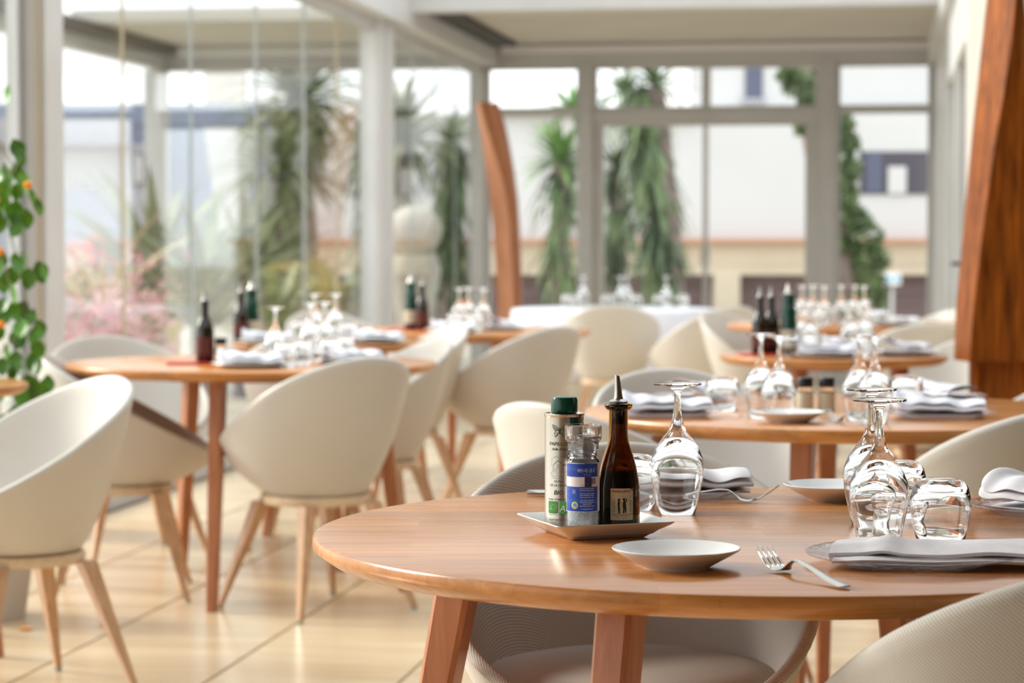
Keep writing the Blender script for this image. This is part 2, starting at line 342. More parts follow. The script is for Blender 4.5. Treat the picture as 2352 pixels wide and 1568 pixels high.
slab('trim_3', 0.2, 0.06, 2.70, AR - .02, 0.12, 2.755, mat('lilac_white_rail', (.82, .80, .84), .35), label='pale lilac rail along the back of the ceiling')
slab('trim_4', -0.15, -0.1, 2.60, 0.16, 23, 2.92, M['frame'], label='white roof beam along the left glazing')
slab('trim_5', 0.16, 0.3, 2.735, 0.36, 3.5, CEIL, M['gutter_and_shade'], label='dark strip painted as the gutter shadow beside the left roof beam')  # dark strip stands in for the shadow of the gutter recess
slab('trim_6', AR - 0.1, -0.1, 2.58, AR + 0.12, 9.6, 2.92, M['frame'], label='white beam over the right wall')
# back windows -----------------------------------------------------------
def zb(py, px=1600):
    return Pd(px, py, R(aw(px), 0, 0).y).z
def glazing(name, a0, a1, z0, z1, fw, m, label, bb=(-0.03, 0.03), sill=None):
    root = empty(name, R((a0 + a1) / 2, 0, 0), 0); struct(root, label, 'window')
    inv = Matrix.Translation(-root.location)
    T = lambda a, b, z: inv @ R(a, b, z)
    mb = MB(); mb.box(a0, bb[0], z0, a0 + fw, bb[1], z1, T); mb.box(a1 - fw, bb[0], z0, a1, bb[1], z1, T)
    mb.box(a0 + fw, bb[0], z1 - fw, a1 - fw, bb[1], z1, T); mb.box(a0 + fw, bb[0], z0, a1 - fw, bb[1], z0 + fw, T)
    mb.build('window_frame', m, root, smooth=0)
    mb = MB(); mb.box(a0 + fw, -0.004, z0 + fw, a1 - fw, 0.004, z1 - fw, T); mb.build('pane', M['pane'], root, smooth=0)
    return root
TR = zb(254)
n = 0
posts = [(1083, 1117), (1335, 1362), (1880, 1918), (2139, 2172)]
zt = HEAD + 0.045
for k, (p0, p1) in enumerate(posts):
    slab('trim_%d' % (7 + k), aw(p0), -0.07, 0, aw(p1), 0.07, zt + 0.02, M['grey_frame'], label=['grey corner post at the left end of the back windows', 'grey post left of the glazed double door', 'grey post right of the glazed double door', 'grey corner post beside the right wall'][k])
G = M['grey_frame']
glazing('window_1', aw(1117), aw(1335), TR + 0.0, HEAD + .045, 0.035, G, 'small upper window pane at the back left')
glazing('window_2', aw(1117), aw(1335), 0.1, TR, 0.035, G, 'tall back window behind the slanted wooden post')
glazing('window_3', aw(1362), aw(1621), TR, HEAD + .045, 0.035, G, 'upper light over the left door leaf')
glazing('window_4', aw(1621), aw(1880), TR, HEAD + .045, 0.035, G, 'upper light over the right door leaf')
glazing('window_5', aw(1918), aw(2139), TR, HEAD + .045, 0.035, G, 'small upper window pane at the back right')
glazing('window_6', aw(1918), aw(2139), 0.1, TR, 0.035, G, 'tall back window right of the glazed door')
slab('trim_11', aw(1362), -0.05, zb(283), aw(1880), 0.05, TR, G, label='grey transom over the glazed double door')
DT = zb(283)
for nm, p0, p1, lab in (('door_1', 1362, 1619, 'left leaf of the glazed double door'), ('door_2', 1621, 1880, 'right leaf of the glazed double door')):
    a0, a1 = aw(p0), aw(p1)
    root = empty(nm, R((a0 + a1) / 2, 0, 0)); struct(root, lab, 'door')
    T = lambda a, b, z: R(a, b, z) - root.location
    mb = MB(); l = 0.09 if nm == 'door_1' else 0.018; r_ = 0.018 if nm == 'door_1' else 0.11
    mb.box(a0, -.025, .02, a0 + l, .025, DT, T); mb.box(a1 - r_, -.025, .02, a1, .025, DT, T)
    mb.box(a0 + l, -.025, DT - .02, a1 - r_, .025, DT, T); mb.box(a0 + l, -.025, .02, a1 - r_, .025, .25, T)
    mb.build('door_frame', G, root, smooth=0)
    mb = MB(); mb.box(a0 + l, -.004, .25, a1 - r_, .004, DT - .02, T); mb.build('pane', M['pane'], root, smooth=0)
    mb = MB(); q = a1 - 0.03 if nm == 'door_1' else a0 + 0.03
    mb.tube([T(q, .03, .98), T(q, .06, .98), T(q, .06, 1.12), T(q, .03, 1.12)], .008); mb.build('door_handle', M['steel'], root)
slab('baseboard_back', aw(1117), -0.06, 0, AR, 0.06, 0.1, G)
# left glazing -----------------------------------------------------------
b1, b2 = bl(889), bl(850); n1, n2 = bl(122), bl(58)
slab('trim_12', -0.07, bl(889), 0, 0.05, bl(852), 2.6, M['frame'], label='white post in the middle of the left glazing')
slab('trim_13', -0.07, n1, 0, 0.05, n2, 2.6, M['frame'], label='wide white post at the left edge of view')
slab('trim_30', 0.05, bl(98), 0.02, 0.075, bl(66), 2.58, M['frame'], label='raised white strip on the wide left post')
slab('trim_31', 0.05, bl(64), 0.02, 0.056, bl(56), 2.58, M['pane_edge_warm'], label='brown gasket groove on the wide left post')
slab('trim_32', 0.05, bl(881), 0.02, 0.07, bl(868), 2.58, M['frame'], label='raised white strip on the middle post')
def side_glass(name, bs, label, edges):
    root = empty(name, R(0, (bs[0] + bs[-1]) / 2, 0)); struct(root, label, 'window')
    T = lambda a, b, z: R(a, b, z) - root.location
    mb = MB(); mb.box(-.035, bs[0], 2.53, .035, bs[-1], 2.6, T); mb.box(-.035, bs[0], 0, .035, bs[-1], .06, T); mb.build('window_rail', M['grey_frame'], root, smooth=0)
    for i in range(len(bs) - 1):
        mb = MB(); mb.box(-.005, bs[i] + .003, .06, .005, bs[i + 1] - .003, 2.53, T); mb.build('pane', M['pane'], root, smooth=0)
    for (b, wdt, m) in edges:
        mb = MB(); mb.box(-min(.005, wdt), b - wdt / 2, .06, min(.005, wdt), b + wdt / 2, 2.53, T); mb.build('glass_edge', m, root, smooth=0)
xs = [776, 700, 590, 442, 285]
bs = [b2] + [bl(x) for x in xs] + [n1]
side_glass('window_7', bs, 'folding frameless glass wall on the left', [(bl(776), .02, M['pane_edge_warm']), (bl(700), .02, M['pane_edge']), (bl(590), .008, M['pane_edge']), (bl(442), .012, M['pane_edge']), (bl(285), .012, M['pane_edge_warm'])])
bs2 = [0.1, bl(1045), bl(1000), bl(948), b1]
side_glass('window_8', bs2, 'frameless glass wall between the corner and the middle post', [(b, .004, M['pane_edge']) for b in bs2[1:-1]])
side_glass('window_9', [n2, n2 + .6, n2 + 2.4, n2 + 4.4, n2 + 6.4, 22.9], 'glass wall continuing towards the camera on the left', [(n2 + .04, .08, M['frame'])])
# right wall of the glazed end, with a door; beyond it the room opens to the right
rb0, rb1 = 0.0, 9.7
root = empty('door_3', R(AR, 3.5, 0)); struct(root, 'grey framed glass side door in the right wall', 'door')
T = lambda a, b, z: R(AR + a, b, z) - root.location
d0, d1 = bl(2184, AR), bl(2236, AR)
print('DOOR', d0, d1, AR)
mb = MB()
for (q0, q1) in ((d0, d0 + .12), (d1 - .12, d1), ((d0 + d1) / 2 - .08, (d0 + d1) / 2 + .08)): mb.box(-.04, q0, .02, .04, q1, 2.3, T)
mb.box(-.04, d0 + .12, 2.18, .04, d1 - .12, 2.3, T); mb.box(-.04, d0 + .12, .02, .04, d1 - .12, .3, T)
mb.build('door_frame', M['frame'], root, smooth=0)
mb = MB(); mb.box(-.005, d0 + .12, .3, .005, (d0 + d1) / 2 - .08, 2.18, T); mb.build('pane', M['pane'], root, smooth=0)
mb = MB(); mb.box(-.005, (d0 + d1) / 2 + .08, .3, .005, d1 - .12, 2.18, T); mb.build('pane', M['pane'], root, smooth=0)
mb = MB(); hb = d1 - .06; mb.box(-.06, hb - .02, .92, -.04, hb + .02, 1.12, T); mb.tube([T(-.06, hb, 1.04), T(-.1, hb, 1.04), T(-.1, hb - .11, 1.04)], .01); mb.build('door_handle', M['black'], root)
slab('wall_right', AR - .04, 0.07, 0, AR + .12, d0, 2.6, M['frame'], label='white wall strip at the right back corner')
slab('wall_right', AR - .04, d1, 0, AR + .12, rb1, 2.6, M['wall'], label='cream plaster wall right of the side door')
slab('wall_right', AR - .04, d0, 2.3, AR + .12, d1, 2.6, M['frame'], label='white panel over the side door')
slab('wall_return', AR + .12, rb1 - .14, 0, 9, rb1, 2.92, M['wall'], label='cream wall where the room widens to the right')
# rest of the dining room behind and right of the camera
slab('wall_far_right', 9, rb1, 0, 9.15, 23, 2.92, M['warm_wall'], label='tan wall at the far right of the room')
slab('wall_front', -0.1, 23, 0, 9.15, 23.15, 3.05, M['warm_wall'], label='cream wall behind the camera')

# ---------------------------------------------------------------- outside
mb = MB(); mb.box(-60, -20, -0.3, 60, 120, -0.1); struct(mb.build('ground', M['pave'], smooth=0), 'pale paved ground outside the windows')
def pbox(mb, px0, py0, px1, py1, Y, dp, mi=0):
    p = Pd(px0, py1, Y); q = Pd(px1, py0, Y); mb.box(p.x, Y, p.z, q.x, Y + dp, q.z, mi=mi)
def pobj(name, m, px0, py0, px1, py1, Y, dp, parent=None):
    mb = MB(); pbox(mb, px0, py0, px1, py1, Y, dp); return mb.build(name, m, parent, smooth=0)
YB = 34.0
b = tag(empty('white_building', (0, 0, 0)), 'white rendered building with terracotta cornice behind the back windows', 'building')
pobj('wall', M['ext_white'], 690, 262, 2500, 552, YB, 6, b)
pobj('upper_wall', M['ext_white'], 1585, 40, 2500, 262, YB + .6, 5, b)
pobj('cornice', M['terracotta'], 680, 548, 2510, 557, YB - .25, .5, b)
pobj('band', M['ext_cream'], 690, 557, 2500, 628, YB - .1, 3, b)
pobj('ledge', M['ext_cream'], 680, 618, 2500, 631, YB - .3, .5, b)
pobj('base_wall', M['ext_dark'], 690, 628, 2500, 770, YB + .1, 3, b)
pobj('pillar', M['ext_cream'], 1640, 628, 1700, 770, YB - .35, .5, b)
wd = pobj('window', M['win_dark'], 1975, 348, 2300, 446, YB - .03, .1, b)
pobj('pane', M['win_blue'], 1990, 352, 2026, 442, YB - .05, .03, wd); pobj('bright_pane', M['ext_white'], 2040, 382, 2082, 444, YB - .06, .04, wd)
wd = pobj('window', M['win_blue'], 1712, 150, 1752, 225, YB + .56, .1, b); pobj('sill', M['ext_lilac'], 1704, 225, 1760, 233, YB + .45, .25, wd)
pobj('roof_edge', M['ext_lilac'], 1118, 255, 1600, 264, YB - .2, .6, b)
b = tag(empty('blue_grey_building', (0, 0, 0)), 'blue grey building with bright opening behind the left glass', 'building')
pobj('fascia', M['ext_blue'], -300, 238, 690, 292, 39, 5, b)
pobj('upper_wall', M['ext_lilac'], -300, 270, 290, 340, 38.6, 4, b)
pobj('wall', M['ext_blue'], 285, 290, 690, 640, 39, 4, b)
pobj('opening_shade', M['ext_dark'], -300, 333, 300, 343, 38.2, 4, b)  # dark strip that paints the shading above the bright opening
pobj('bright_shopfront', M['ext_white'], -300, 343, 286, 436, 38.8, 4, b)
pobj('lower_wall', M['ext_pale_blue'], -300, 436, 300, 770, 38.5, 4, b)
pobj('pilaster', M['ext_lilac'], 286, 330, 345, 640, 38.4, .6, b)
wd = pobj('window', M['win_dark'], 308, 352, 340, 425, 38.35, .1, b); pobj('pane', M['ext_white'], 311, 356, 326, 420, 38.3, .04, wd)
pobj('chimney', M['ext_cream'], 468, 155, 545, 240, 41, 1.5, b)
# outer pergola
pg = struct(empty('outdoor_pergola', R(-1.3, 1, 0)), 'white terrace pergola standing beside the left glass', 'pergola')
T = lambda a, b_, z: R(a, b_, z) - pg.location
def ppart(nm, m, *a):
    mb = MB(); mb.box(*a, T); return mb.build(nm, m, pg, smooth=0)
AC = aw(362) + .0
ppart('roof_panel', M['ceiling'], AC, -.2, 2.80, -.16, 2.15, 2.9)
ppart('beam', M['frame'], AC - .05, -.25, 2.61, AC + .05, 8, 2.72); ppart('gutter', M['gutter_and_shade'], AC - .02, -.2, 2.72, AC + .2, 8, 2.80)
ppart('beam', M['grey_frame'], AC, -.25, 2.60, -.16, -.1, 2.80); ppart('beam', M['frame'], AC + .2, -.05, 2.70, -.16, .06, 2.79)
ppart('post', M['frame'], AC - .075, -.12, -.1, AC + .075, .1, 2.6); ppart('post', M['frame'], AC - .075, 7.8, -.1, AC + .075, 8, 2.6)

def blade(L_, w_, bend, seg=6, fold=0.25):
    """a strap leaf from the origin along +Y, bending down"""
    vs = []; fs = []; y = z = 0; a = 0.0
    for i in range(seg + 1):
        t = i / seg; ww = w_ * (1 - t) ** 0.6 * (0.55 + 0.9 * min(t * 3, 1) * 0.5)
        vs += [(-ww, y, z + ww * fold), (0, y, z), (ww, y, z + ww * fold)]
        a = -bend * t; y += L_ / seg * cos(a); z += L_ / seg * sin(a)
    for i in range(seg):
        for k in (0, 1): fs.append((i * 3 + k, i * 3 + k + 1, i * 3 + k + 4, i * 3 + k + 3))
    return vs, fs
def blade_mesh(name, m, L_, w_, bend):
    mb = MB(); mb.add(*blade(L_, w_, bend)); return mb.mesh(name, m, 0, fix=False)
def rosette(parent, me, c, n, e0=-0.3, e1=1.3, smin=0.7, smax=1.1, name='leaf'):
    for i in range(n):
        o = bpy.data.objects.new(name, me); C.objects.link(o); o.parent = parent; o.location = c
        el = random.uniform(e0, e1); s = random.uniform(smin, smax)
        o.rotation_euler = (el, 0, i * 2.399 + random.uniform(-.3, .3)); o.scale = (s, s, s)
def joined_blades(parent, nm, m, gen):
    mb = MB()
    for (pos, eul, L_, w_, bend) in gen:
        vs, fs = blade(L_, w_, bend, 5); Rm = Matrix.Translation(pos) @ (Matrix.Rotation(eul[2], 4, 'Z') @ Matrix.Rotation(eul[0], 4, 'X'))
        mb.add([Rm @ Vector(v) for v in vs], fs)
    o = mb.build(nm, m, parent, smooth=0, fix=False); o['kind'] = 'stuff'; return o
def trunk(parent, pts, rad, m=None, seg=12):
    mb = MB(); P = []; Rr = []
    for i in range(len(pts) - 1):
        for k in range(5):
            t = k / 5; P.append(Vector(pts[i]).lerp(Vector(pts[i + 1]), t) + Vector((random.uniform(-.012, .012), 0, 0))); Rr.append((rad[i] * (1 - t) + rad[i + 1] * t) * random.uniform(.93, 1.07))
    P.append(Vector(pts[-1])); Rr.append(rad[-1]); mb.tube(P, Rr, seg); return mb.build('trunk', m or M['bark'], parent)
B_mid = blade_mesh('leaf', M['leaf_bright'], 0.55, 0.04, 0.6); B_dark = blade_mesh('leaf', M['leaf_dark'], 0.55, 0.034, 1.0)
B_pale = blade_mesh('leaf', M['leaf_pale'], 0.75, 0.05, 0.9); B_olive = blade_mesh('leaf', M['leaf_olive'], 1.0, 0.055, 1.0); B_dry = blade_mesh('leaf', M['leaf_dry'], 0.8, 0.03, 0.9)
def yucca(px, crown_y, Y, label, ros_n, skirt_w, skirt_y1, me=B_mid, sk=M['leaf_dark'], trunk_r=.1, toff=0.0, n_sk=260, two=None):
    cpos = Pd(px, crown_y, Y); base = Vector((cpos.x + toff, Y, -.1)); r = tag(empty('yucca', base), label, 'plant')
    c = cpos - base
    trunk(r, [Vector((0, 0, 0)), Vector((-toff * .5, 0, c.z * .6)), c], [trunk_r * 1.3, trunk_r, trunk_r * .8])
    rosette(r, me, c, int(ros_n * 1.8))
    if two: 
        c2 = Pd(two[0], two[1], Y) - base; rosette(r, me, c2, ros_n)
    if n_sk:
        z1 = Pd(px, skirt_y1, Y).z + .1; gen = []
        for i in range(n_sk):
            z = random.uniform(z1, c.z + .05); ang = random.uniform(0, 2 * PI); rr = skirt_w * random.uniform(.1, .6)
            rr *= .4 + .6 * (z - z1) / (c.z + .06 - z1); t = z / c.z; gen.append((Vector((cos(ang) * rr * .6 - toff * t * .7 + c.x * t, sin(ang) * rr * .6, z)), (random.uniform(-1.25, -.35), 0, ang - PI / 2), random.uniform(.35, .6), .034, .9))
        joined_blades(r, 'hanging_leaves', sk, gen)
    return r
yucca(1288, 372, 23.5, 'bright green spiky yucca with dark skirt behind the window post', 46, .2, 700, n_sk=200, two=(1315, 262))
yucca(1505, 200, 24.5, 'tall yucca with long drooping dark leaves behind the left door leaf', 30, .38, 640, me=B_dark, toff=.22, n_sk=520, trunk_r=.12, two=(1430, 215))
yucca(1420, 395, 25.5, 'low spiky green yucca between the tall drooping one and the post', 40, .14, 640, me=B_dark, n_sk=150)
yucca(925, 330, 24, 'pale tipped yucca in front of the round stone sculpture', 44, .12, 640, me=B_olive, sk=M['leaf_olive'], n_sk=80)
yucca(1035, 330, 25, 'dark yucca seen beside the corner post', 30, .22, 660, me=B_dark, n_sk=240)
yucca(850, 250, 26, 'dark yucca behind the middle post of the left glass', 34, .2, 660, me=B_dark, n_sk=200)
# palms behind the left glass
yucca(690, 235, 23.5, 'tall palm with wide green crown behind the left glass', 60, .3, 330, me=B_olive, sk=M['leaf_mid'], n_sk=200, trunk_r=.14)
yucca(640, 400, 22.8, 'bushy olive palm with brown skirt below the tall palm', 60, .34, 680, me=B_olive, sk=M['leaf_olive'], n_sk=420, trunk_r=.2)
# leaning trunk with ivy
p0 = Pd(1975, 780, 25); base = Vector((p0.x, 25, -.1)); iv = tag(empty('ivy_covered_tree', base), 'leaning tree trunk covered in green ivy behind the right door leaf', 'tree')
tp = [Vector((-.12, 0, 0)), Pd(1932, 560, 25) - base, Pd(1888, 380, 25) - base, Pd(1858, 240, 25) - base, Pd(1835, 90, 25) - base]
trunk(iv, tp, [.26, .2, .16, .13, .12])
def leafcloud(parent, name, m, blobs, per, size):
    mb = MB()
    for (c, r) in blobs:
        for i in range(per):
            d = Vector((random.gauss(0, 1), random.gauss(0, 1), random.gauss(0, 1))).normalized() * r * random.uniform(.5, 1.0)
            p = c + Vector((d.x, d.y * .7, d.z)); s = size * random.uniform(.6, 1.3)
            u = Vector((random.uniform(-1, 1), random.uniform(-1, 1), random.uniform(-1, 1))).normalized(); v = u.orthogonal().normalized(); w_ = u.cross(v)
            mb.add([p - v * s, p + w_ * s * .6 + u * s * .2, p + v * s, p - w_ * s * .6 + u * s * .2], [(0, 1, 2), (0, 2, 3)])
    o = mb.build(name, m, parent, smooth=0, fix=False); o['kind'] = 'stuff'; return o
ivb = [(1935, 285, .13), (1945, 330, .15), (1950, 390, .15), (1945, 450, .13), (1965, 500, .15), (1990, 545, .2), (2005, 600, .2), (2000, 650, .2), (1995, 700, .2), (1985, 740, .18), (1835, 190, .2), (1860, 215, .17), (1810, 175, .12), (1930, 560, .1), (1845, 290, .1), (1990, 590, .18)]
leafcloud(iv, 'ivy_leaves', M['ivy'], [(Pd(x, y, 24.7) - base, r) for x, y, r in ivb], 170, .045)
# sculpture, signs, panels
p = Pd(952, 590, 21.6); r = tag(empty('round_stone_sculpture', (p.x, 21.6, -.1)), 'pale round stone sculpture on a pedestal beyond the glass', 'sculpture')
def blobprof(h, R0): return [(R0 * sin(PI * t / 14), h * (1 - cos(PI * t / 14)) / 2) for t in range(15)]
mb = MB(); mb.lathe(blobprof(.46, .25), 32, (0, 0, p.z + .1)); mb.build('disc', M['stone'], r); mb = MB(); mb.lathe([(0, 0), (.2, 0), (.2, .1), (.15, .16), (.16, .6), (.24, p.z - .02), (.2, p.z + .12), (0, p.z + .12)], 28); mb.build('pedestal', M['stone'], r)
p = Pd(525, 530, 25); r = tag(empty('cream_banner', (p.x, 25, -.1)), 'tall cream tapered banner standing behind the plants', 'banner')
mb = MB(); q0 = Pd(505, 545, 25) - r.location; q1 = Pd(565, 545, 25) - r.location; q2 = Pd(592, 292, 25) - r.location; q3 = Pd(468, 292, 25) - r.location
th = Vector((0, .06, 0)); mb.loft([[q0, q1, q1 + th, q0 + th], [q3, q2, q2 + th, q3 + th]]); mb.build('cloth_panel', M['ext_white'], r, smooth=0)
mb = MB(); mb.tube([(0, .03, 0), (0, .03, q0.z + .05)], .03); mb.build('pole', M['grey_frame'], r)
r = tag(empty('street_sign', (Pd(2050, 640, 30).x, 30, -.1)), 'small blue and white road sign on a pole by the ivy', 'sign')
q = Pd(2050, 640, 30) - r.location; mb = MB(); mb.box(-.1, -.02, q.z - .075, .1, .02, q.z + .075); mb.build('sign_plate', M['label_white'], r)
mb = MB(); mb.box(-.08, -.03, q.z - .03, -.02, -.02, q.z + .03); mb.box(.02, -.03, q.z - .03, .08, -.02, q.z + .03); mb.build('sign_symbol', M['sign_blue'], r); mb = MB(); mb.tube([(0, .03, 0), (0, .03, q.z)], .02); mb.build('pole', M['grey_frame'], r)
# beds left of the glass
def agave(px, py, Y, me, n, label, e0=.2, e1=1.4, smin=.7, smax=1.2):
    p = Pd(px, py, Y); r = tag(empty('agave', (p.x, Y, -.1)), label, 'plant'); trunk(r, [(0, 0, 0), (0, 0, max(p.z, .05) + .1)], [.09, .06]); rosette(r, me, Vector((0, 0, max(p.z, .05) + .1)), n, e0, e1, smin, smax); return r
agave(470, 760, 15.5, B_olive, 46, 'large grey green strap leaved plant outside the left glass', .3, 1.45, .8, 1.3)
agave(360, 740, 16.5, B_olive, 26, 'tall strap leaved plant near the pergola post', .7, 1.5, .9, 1.4)
agave(760, 735, 18.5, B_pale, 44, 'pale yellow green agave outside near the middle post', .2, 1.4)
agave(640, 760, 17.2, B_pale, 26, 'pale agave between the two wooden garden rails', .3, 1.4)
agave(230, 760, 14.5, B_dry, 60, 'straw coloured ornamental grass outside the left glass', .2, 1.3, .8, 1.4)
agave(560, 690, 19.5, B_olive, 40, 'olive green bushy strap plant under the palms', .1, 1.4, .8, 1.2)
agave(700, 700, 20.5, B_dark, 46, 'dark green spiky shrub at the foot of the palms', -.1, 1.4, .8, 1.2)
def bush(px, py, Y, wd_, hb, m, nm, label, size=.05, per=240, cat='bush'):
    p = Pd(px, py, Y); r = tag(empty(nm, (p.x, Y, -.1)), label, cat)
    trunk(r, [(0, 0, 0), (0, 0, p.z)], [.04, .02])
    bl_ = [(Vector((random.uniform(-wd_, wd_), random.uniform(-.2, .2), p.z + .1 + random.uniform(-hb, hb))), .22) for _ in range(8)]
    leafcloud(r, 'foliage', M['leaf_olive'], bl_, per // 3, size); leafcloud(r, 'blossoms', m, [(c + Vector((0, -.08, .05)), rr) for c, rr in bl_], per, size); return r
bush(205, 600, 30, 1.0, .08, M['coral'], 'flower_hedge', 'coral red flowering hedge in the distance on the left', .06, 320)
bush(215, 735, 13.0, .28, .28, M['pink'], 'pink_flower_bush', 'pink flowering bush low behind the left glass', .03, 60)
bush(300, 770, 12.5, .22, .15, M['pink'], 'pink_flower_bush', 'second pink bush nearer the far left table', .03, 50)
for (px0, px1, py, Y, lab) in ((350, 466, 620, 18, 'yellow timber garden rail left of the palms'), (610, 720, 612, 19, 'yellow timber garden rail under the palms'), (330, 420, 748, 15, 'low orange timber rail by the pink bush')):
    r = tag(empty('garden_rail', (Pd((px0 + px1) / 2, py, Y).x, Y, -.1)), lab, 'rail')
    a_ = Pd(px0, py, Y) - r.location; b_ = Pd(px1, py, Y) - r.location
    mb = MB(); mb.box(a_.x, -.04, a_.z - .03, b_.x, .04, a_.z + .03); mb.build('rail', M['straw_wood'], r, smooth=0)
    for x in (a_.x + .05, b_.x - .05):
        mb = MB(); mb.box(x - .03, -.03, 0, x + .03, .03, a_.z - .03); mb.build('post', M['straw_wood'], r, smooth=0)

# ---------------------------------------------------------------- carved timber columns
def carved(name, Y, outline_l, outline_r, ridge, dp, m, label, post=None):
    """outline given as (px, py) pairs at depth Y; the face is creased along the ridge"""
    base = Vector((Pd(outline_l[-1][0], 800, Y).x, Y, 0)); r = tag(empty(name, base), label, 'column')
    rings = []
    n_ = len(outline_l)
    for i in range(n_):
        l = Pd(*outline_l[i], Y) - base; q = Pd(*outline_r[i], Y) - base; c = Pd(*ridge[i], Y) - base
        rings.append([l, l.lerp(c, .5) + Vector((0, -dp * .35, 0)), c + Vector((0, -dp, 0)), c + Vector((dp * .12, -dp * .93, 0)), c.lerp(q, .35) + Vector((0, -dp * .5, 0)), c.lerp(q, .8) + Vector((0, -dp * .5, 0)), q, q + Vector((0, dp, 0)), l + Vector((0, dp, 0))])
    mb = MB(); mb.loft(rings); o = mb.build('carved_board', m, r, smooth=50)
    return r, base
def interp(pts, y):
    for (x0, y0), (x1, y1) in zip(pts, pts[1:]):
        if y0 <= y <= y1: return x0 + (x1 - x0) * (y - y0) / (y1 - y0)
    return pts[-1][0] if y > pts[-1][1] else pts[0][0] + (pts[1][0] - pts[0][0]) / (pts[1][1] - pts[0][1]) * (y - pts[0][1])
ys = [-90, 0, 100, 200, 300, 400, 500, 600, 700, 780, 828]
L_ = [(2290, -90), (2278, 0), (2262, 150), (2250, 260), (2236, 400), (2222, 560), (2208, 700), (2203, 828)]
Rg = [(2326, -90), (2318, 0), (2304, 150), (2284, 260), (2262, 400), (2240, 560), (2224, 700), (2214, 828)]
Rt = [(2358, -90), (2352, 0), (2375, 200), (2410, 400), (2440, 600), (2450, 828)]
r, base = carved('carved_wooden_column', 8.3, [(interp(L_, y), y) for y in ys], [(interp(Rt, y), y) for y in ys], [(interp(Rg, y), y) for y in ys], .1, M['red_wood'], 'tall carved red varnished timber column at the right edge')
mb = MB(); q0 = Pd(2238, 800, 8.3) - base; q1 = Pd(2430, 800, 8.3) - base; mb.box(q0.x, .0, 0, q1.x, .1, .82); mb.box(q0.x - .012, -.02, 0, q0.x + .012, .02, .80); mb.build('lower_post', M['red_wood'], r, smooth=0)
L_ = [(1093, 236), (1112, 350), (1128, 480), (1137, 600), (1142, 702), (1145, 860)]; Rt = [(1145, 236), (1165, 300), (1180, 380), (1192, 470), (1196, 560), (1200, 700), (1204, 860)]; Rg = [(1100, 236), (1125, 320), (1150, 400), (1168, 480), (1176, 600), (1180, 702), (1183, 860)]
ys = [236, 290, 340, 400, 460, 520, 600, 700, 860]
r, base = carved('slanted_wooden_post', 17.2, [(interp(L_, y), y) for y in ys], [(interp(Rt, y), y) for y in ys], [(interp(Rg, y), y) for y in ys], .1, M['orange_wood'], 'slanted orange timber post at the back left corner')
mb = MB(); mb.box(-.05, -.08, 0, .22, .1, Pd(1150, 860, 17.2).z + .02); mb.build('lower_post', M['orange_wood'], r, smooth=0)

# ---------------------------------------------------------------- tables
def table_proto(name, rad, leg_angles, rl, splay=.2, m=M['table']):
    r = empty(name)
    prof = [(0, .75), (rad - .006, .75), (rad - .002, .7485), (rad, .745), (rad, .7355), (rad - .001, .734), (rad - .022, .7195), (rad - .03, .718), (0, .718)]
    mb = MB(); mb.lathe(prof, 96); mb.build('tabletop', m, r, smooth=35)
    mb = MB(); mb.lathe([(rl - .14, .7185), (rl - .08, .7185), (rl - .08, .70), (rl - .14, .70)], 48, closed=True); mb.build('apron', M['table_leg'], r)
    for ang in leg_angles:
        t = math.radians(ang); e = Vector((cos(t), sin(t), 0)); s_ = Vector((-sin(t), cos(t), 0)); rings = []
        for k in range(7):
            u = k / 6; z = .716 * (1 - u); rr = rl + splay * (.716 - z); hw = .029 - .010 * u; c = e * rr + Vector((0, 0, z)); ring = []
            for (x, y) in ((-1, -.75), (-.75, -1), (.75, -1), (1, -.75), (1, .75), (.75, 1), (-.75, 1), (-1, .75)): ring.append(c + e * x * hw * 1.0 + s_ * y * hw * .85)
            rings.append(ring)
        mb = MB(); mb.loft(rings); mb.build('leg', M['table_leg'], r, smooth=20)
    return r
T1 = table_proto('round_table', .61, (157, 242, 333, 58), .44)
place(T1, (.34, 3.28, 0), 0, 'near round oiled wood table in sharp focus with cruets', 'table', 'round wooden dining tables')
T2 = table_proto('round_table', .61, (0, 88, 180, 250), .42, .13)
T2b = table_proto('round_table', .61, (-8, 60, 125, 262), .42, .13)
place(T2, (.78, 5.66, 0), 0, 'second round table behind the sharp near one', 'table', 'round wooden dining tables')
place(T2b, (-.86, 7.97, 0), 0, 'round table at the left with red mat and dark bottle', 'table', 'round wooden dining tables')
place(T2b, (-.25, 11.0, 0), .6, 'round table before the slanted timber post', 'table', 'round wooden dining tables')
place(T2b, (1.66, 11.8, 0), .2, 'far right round table behind the small one', 'table', 'round wooden dining tables')
T3 = table_proto('small_round_table', .4, (20, 110, 200, 290), .26, .13)
place(T3, (1.134, 8.52, 0), .0, 'small round table with three bottles in the right middle', 'table', 'small round wooden tables')
place(T3, (-.72, 9.65, 0), .5, 'small round table behind the left table', 'table', 'small round wooden tables')
place(T3, (-1.76, 6.75, 0), .9, 'wooden table cut by the left edge by the vine', 'table', 'small round wooden tables')
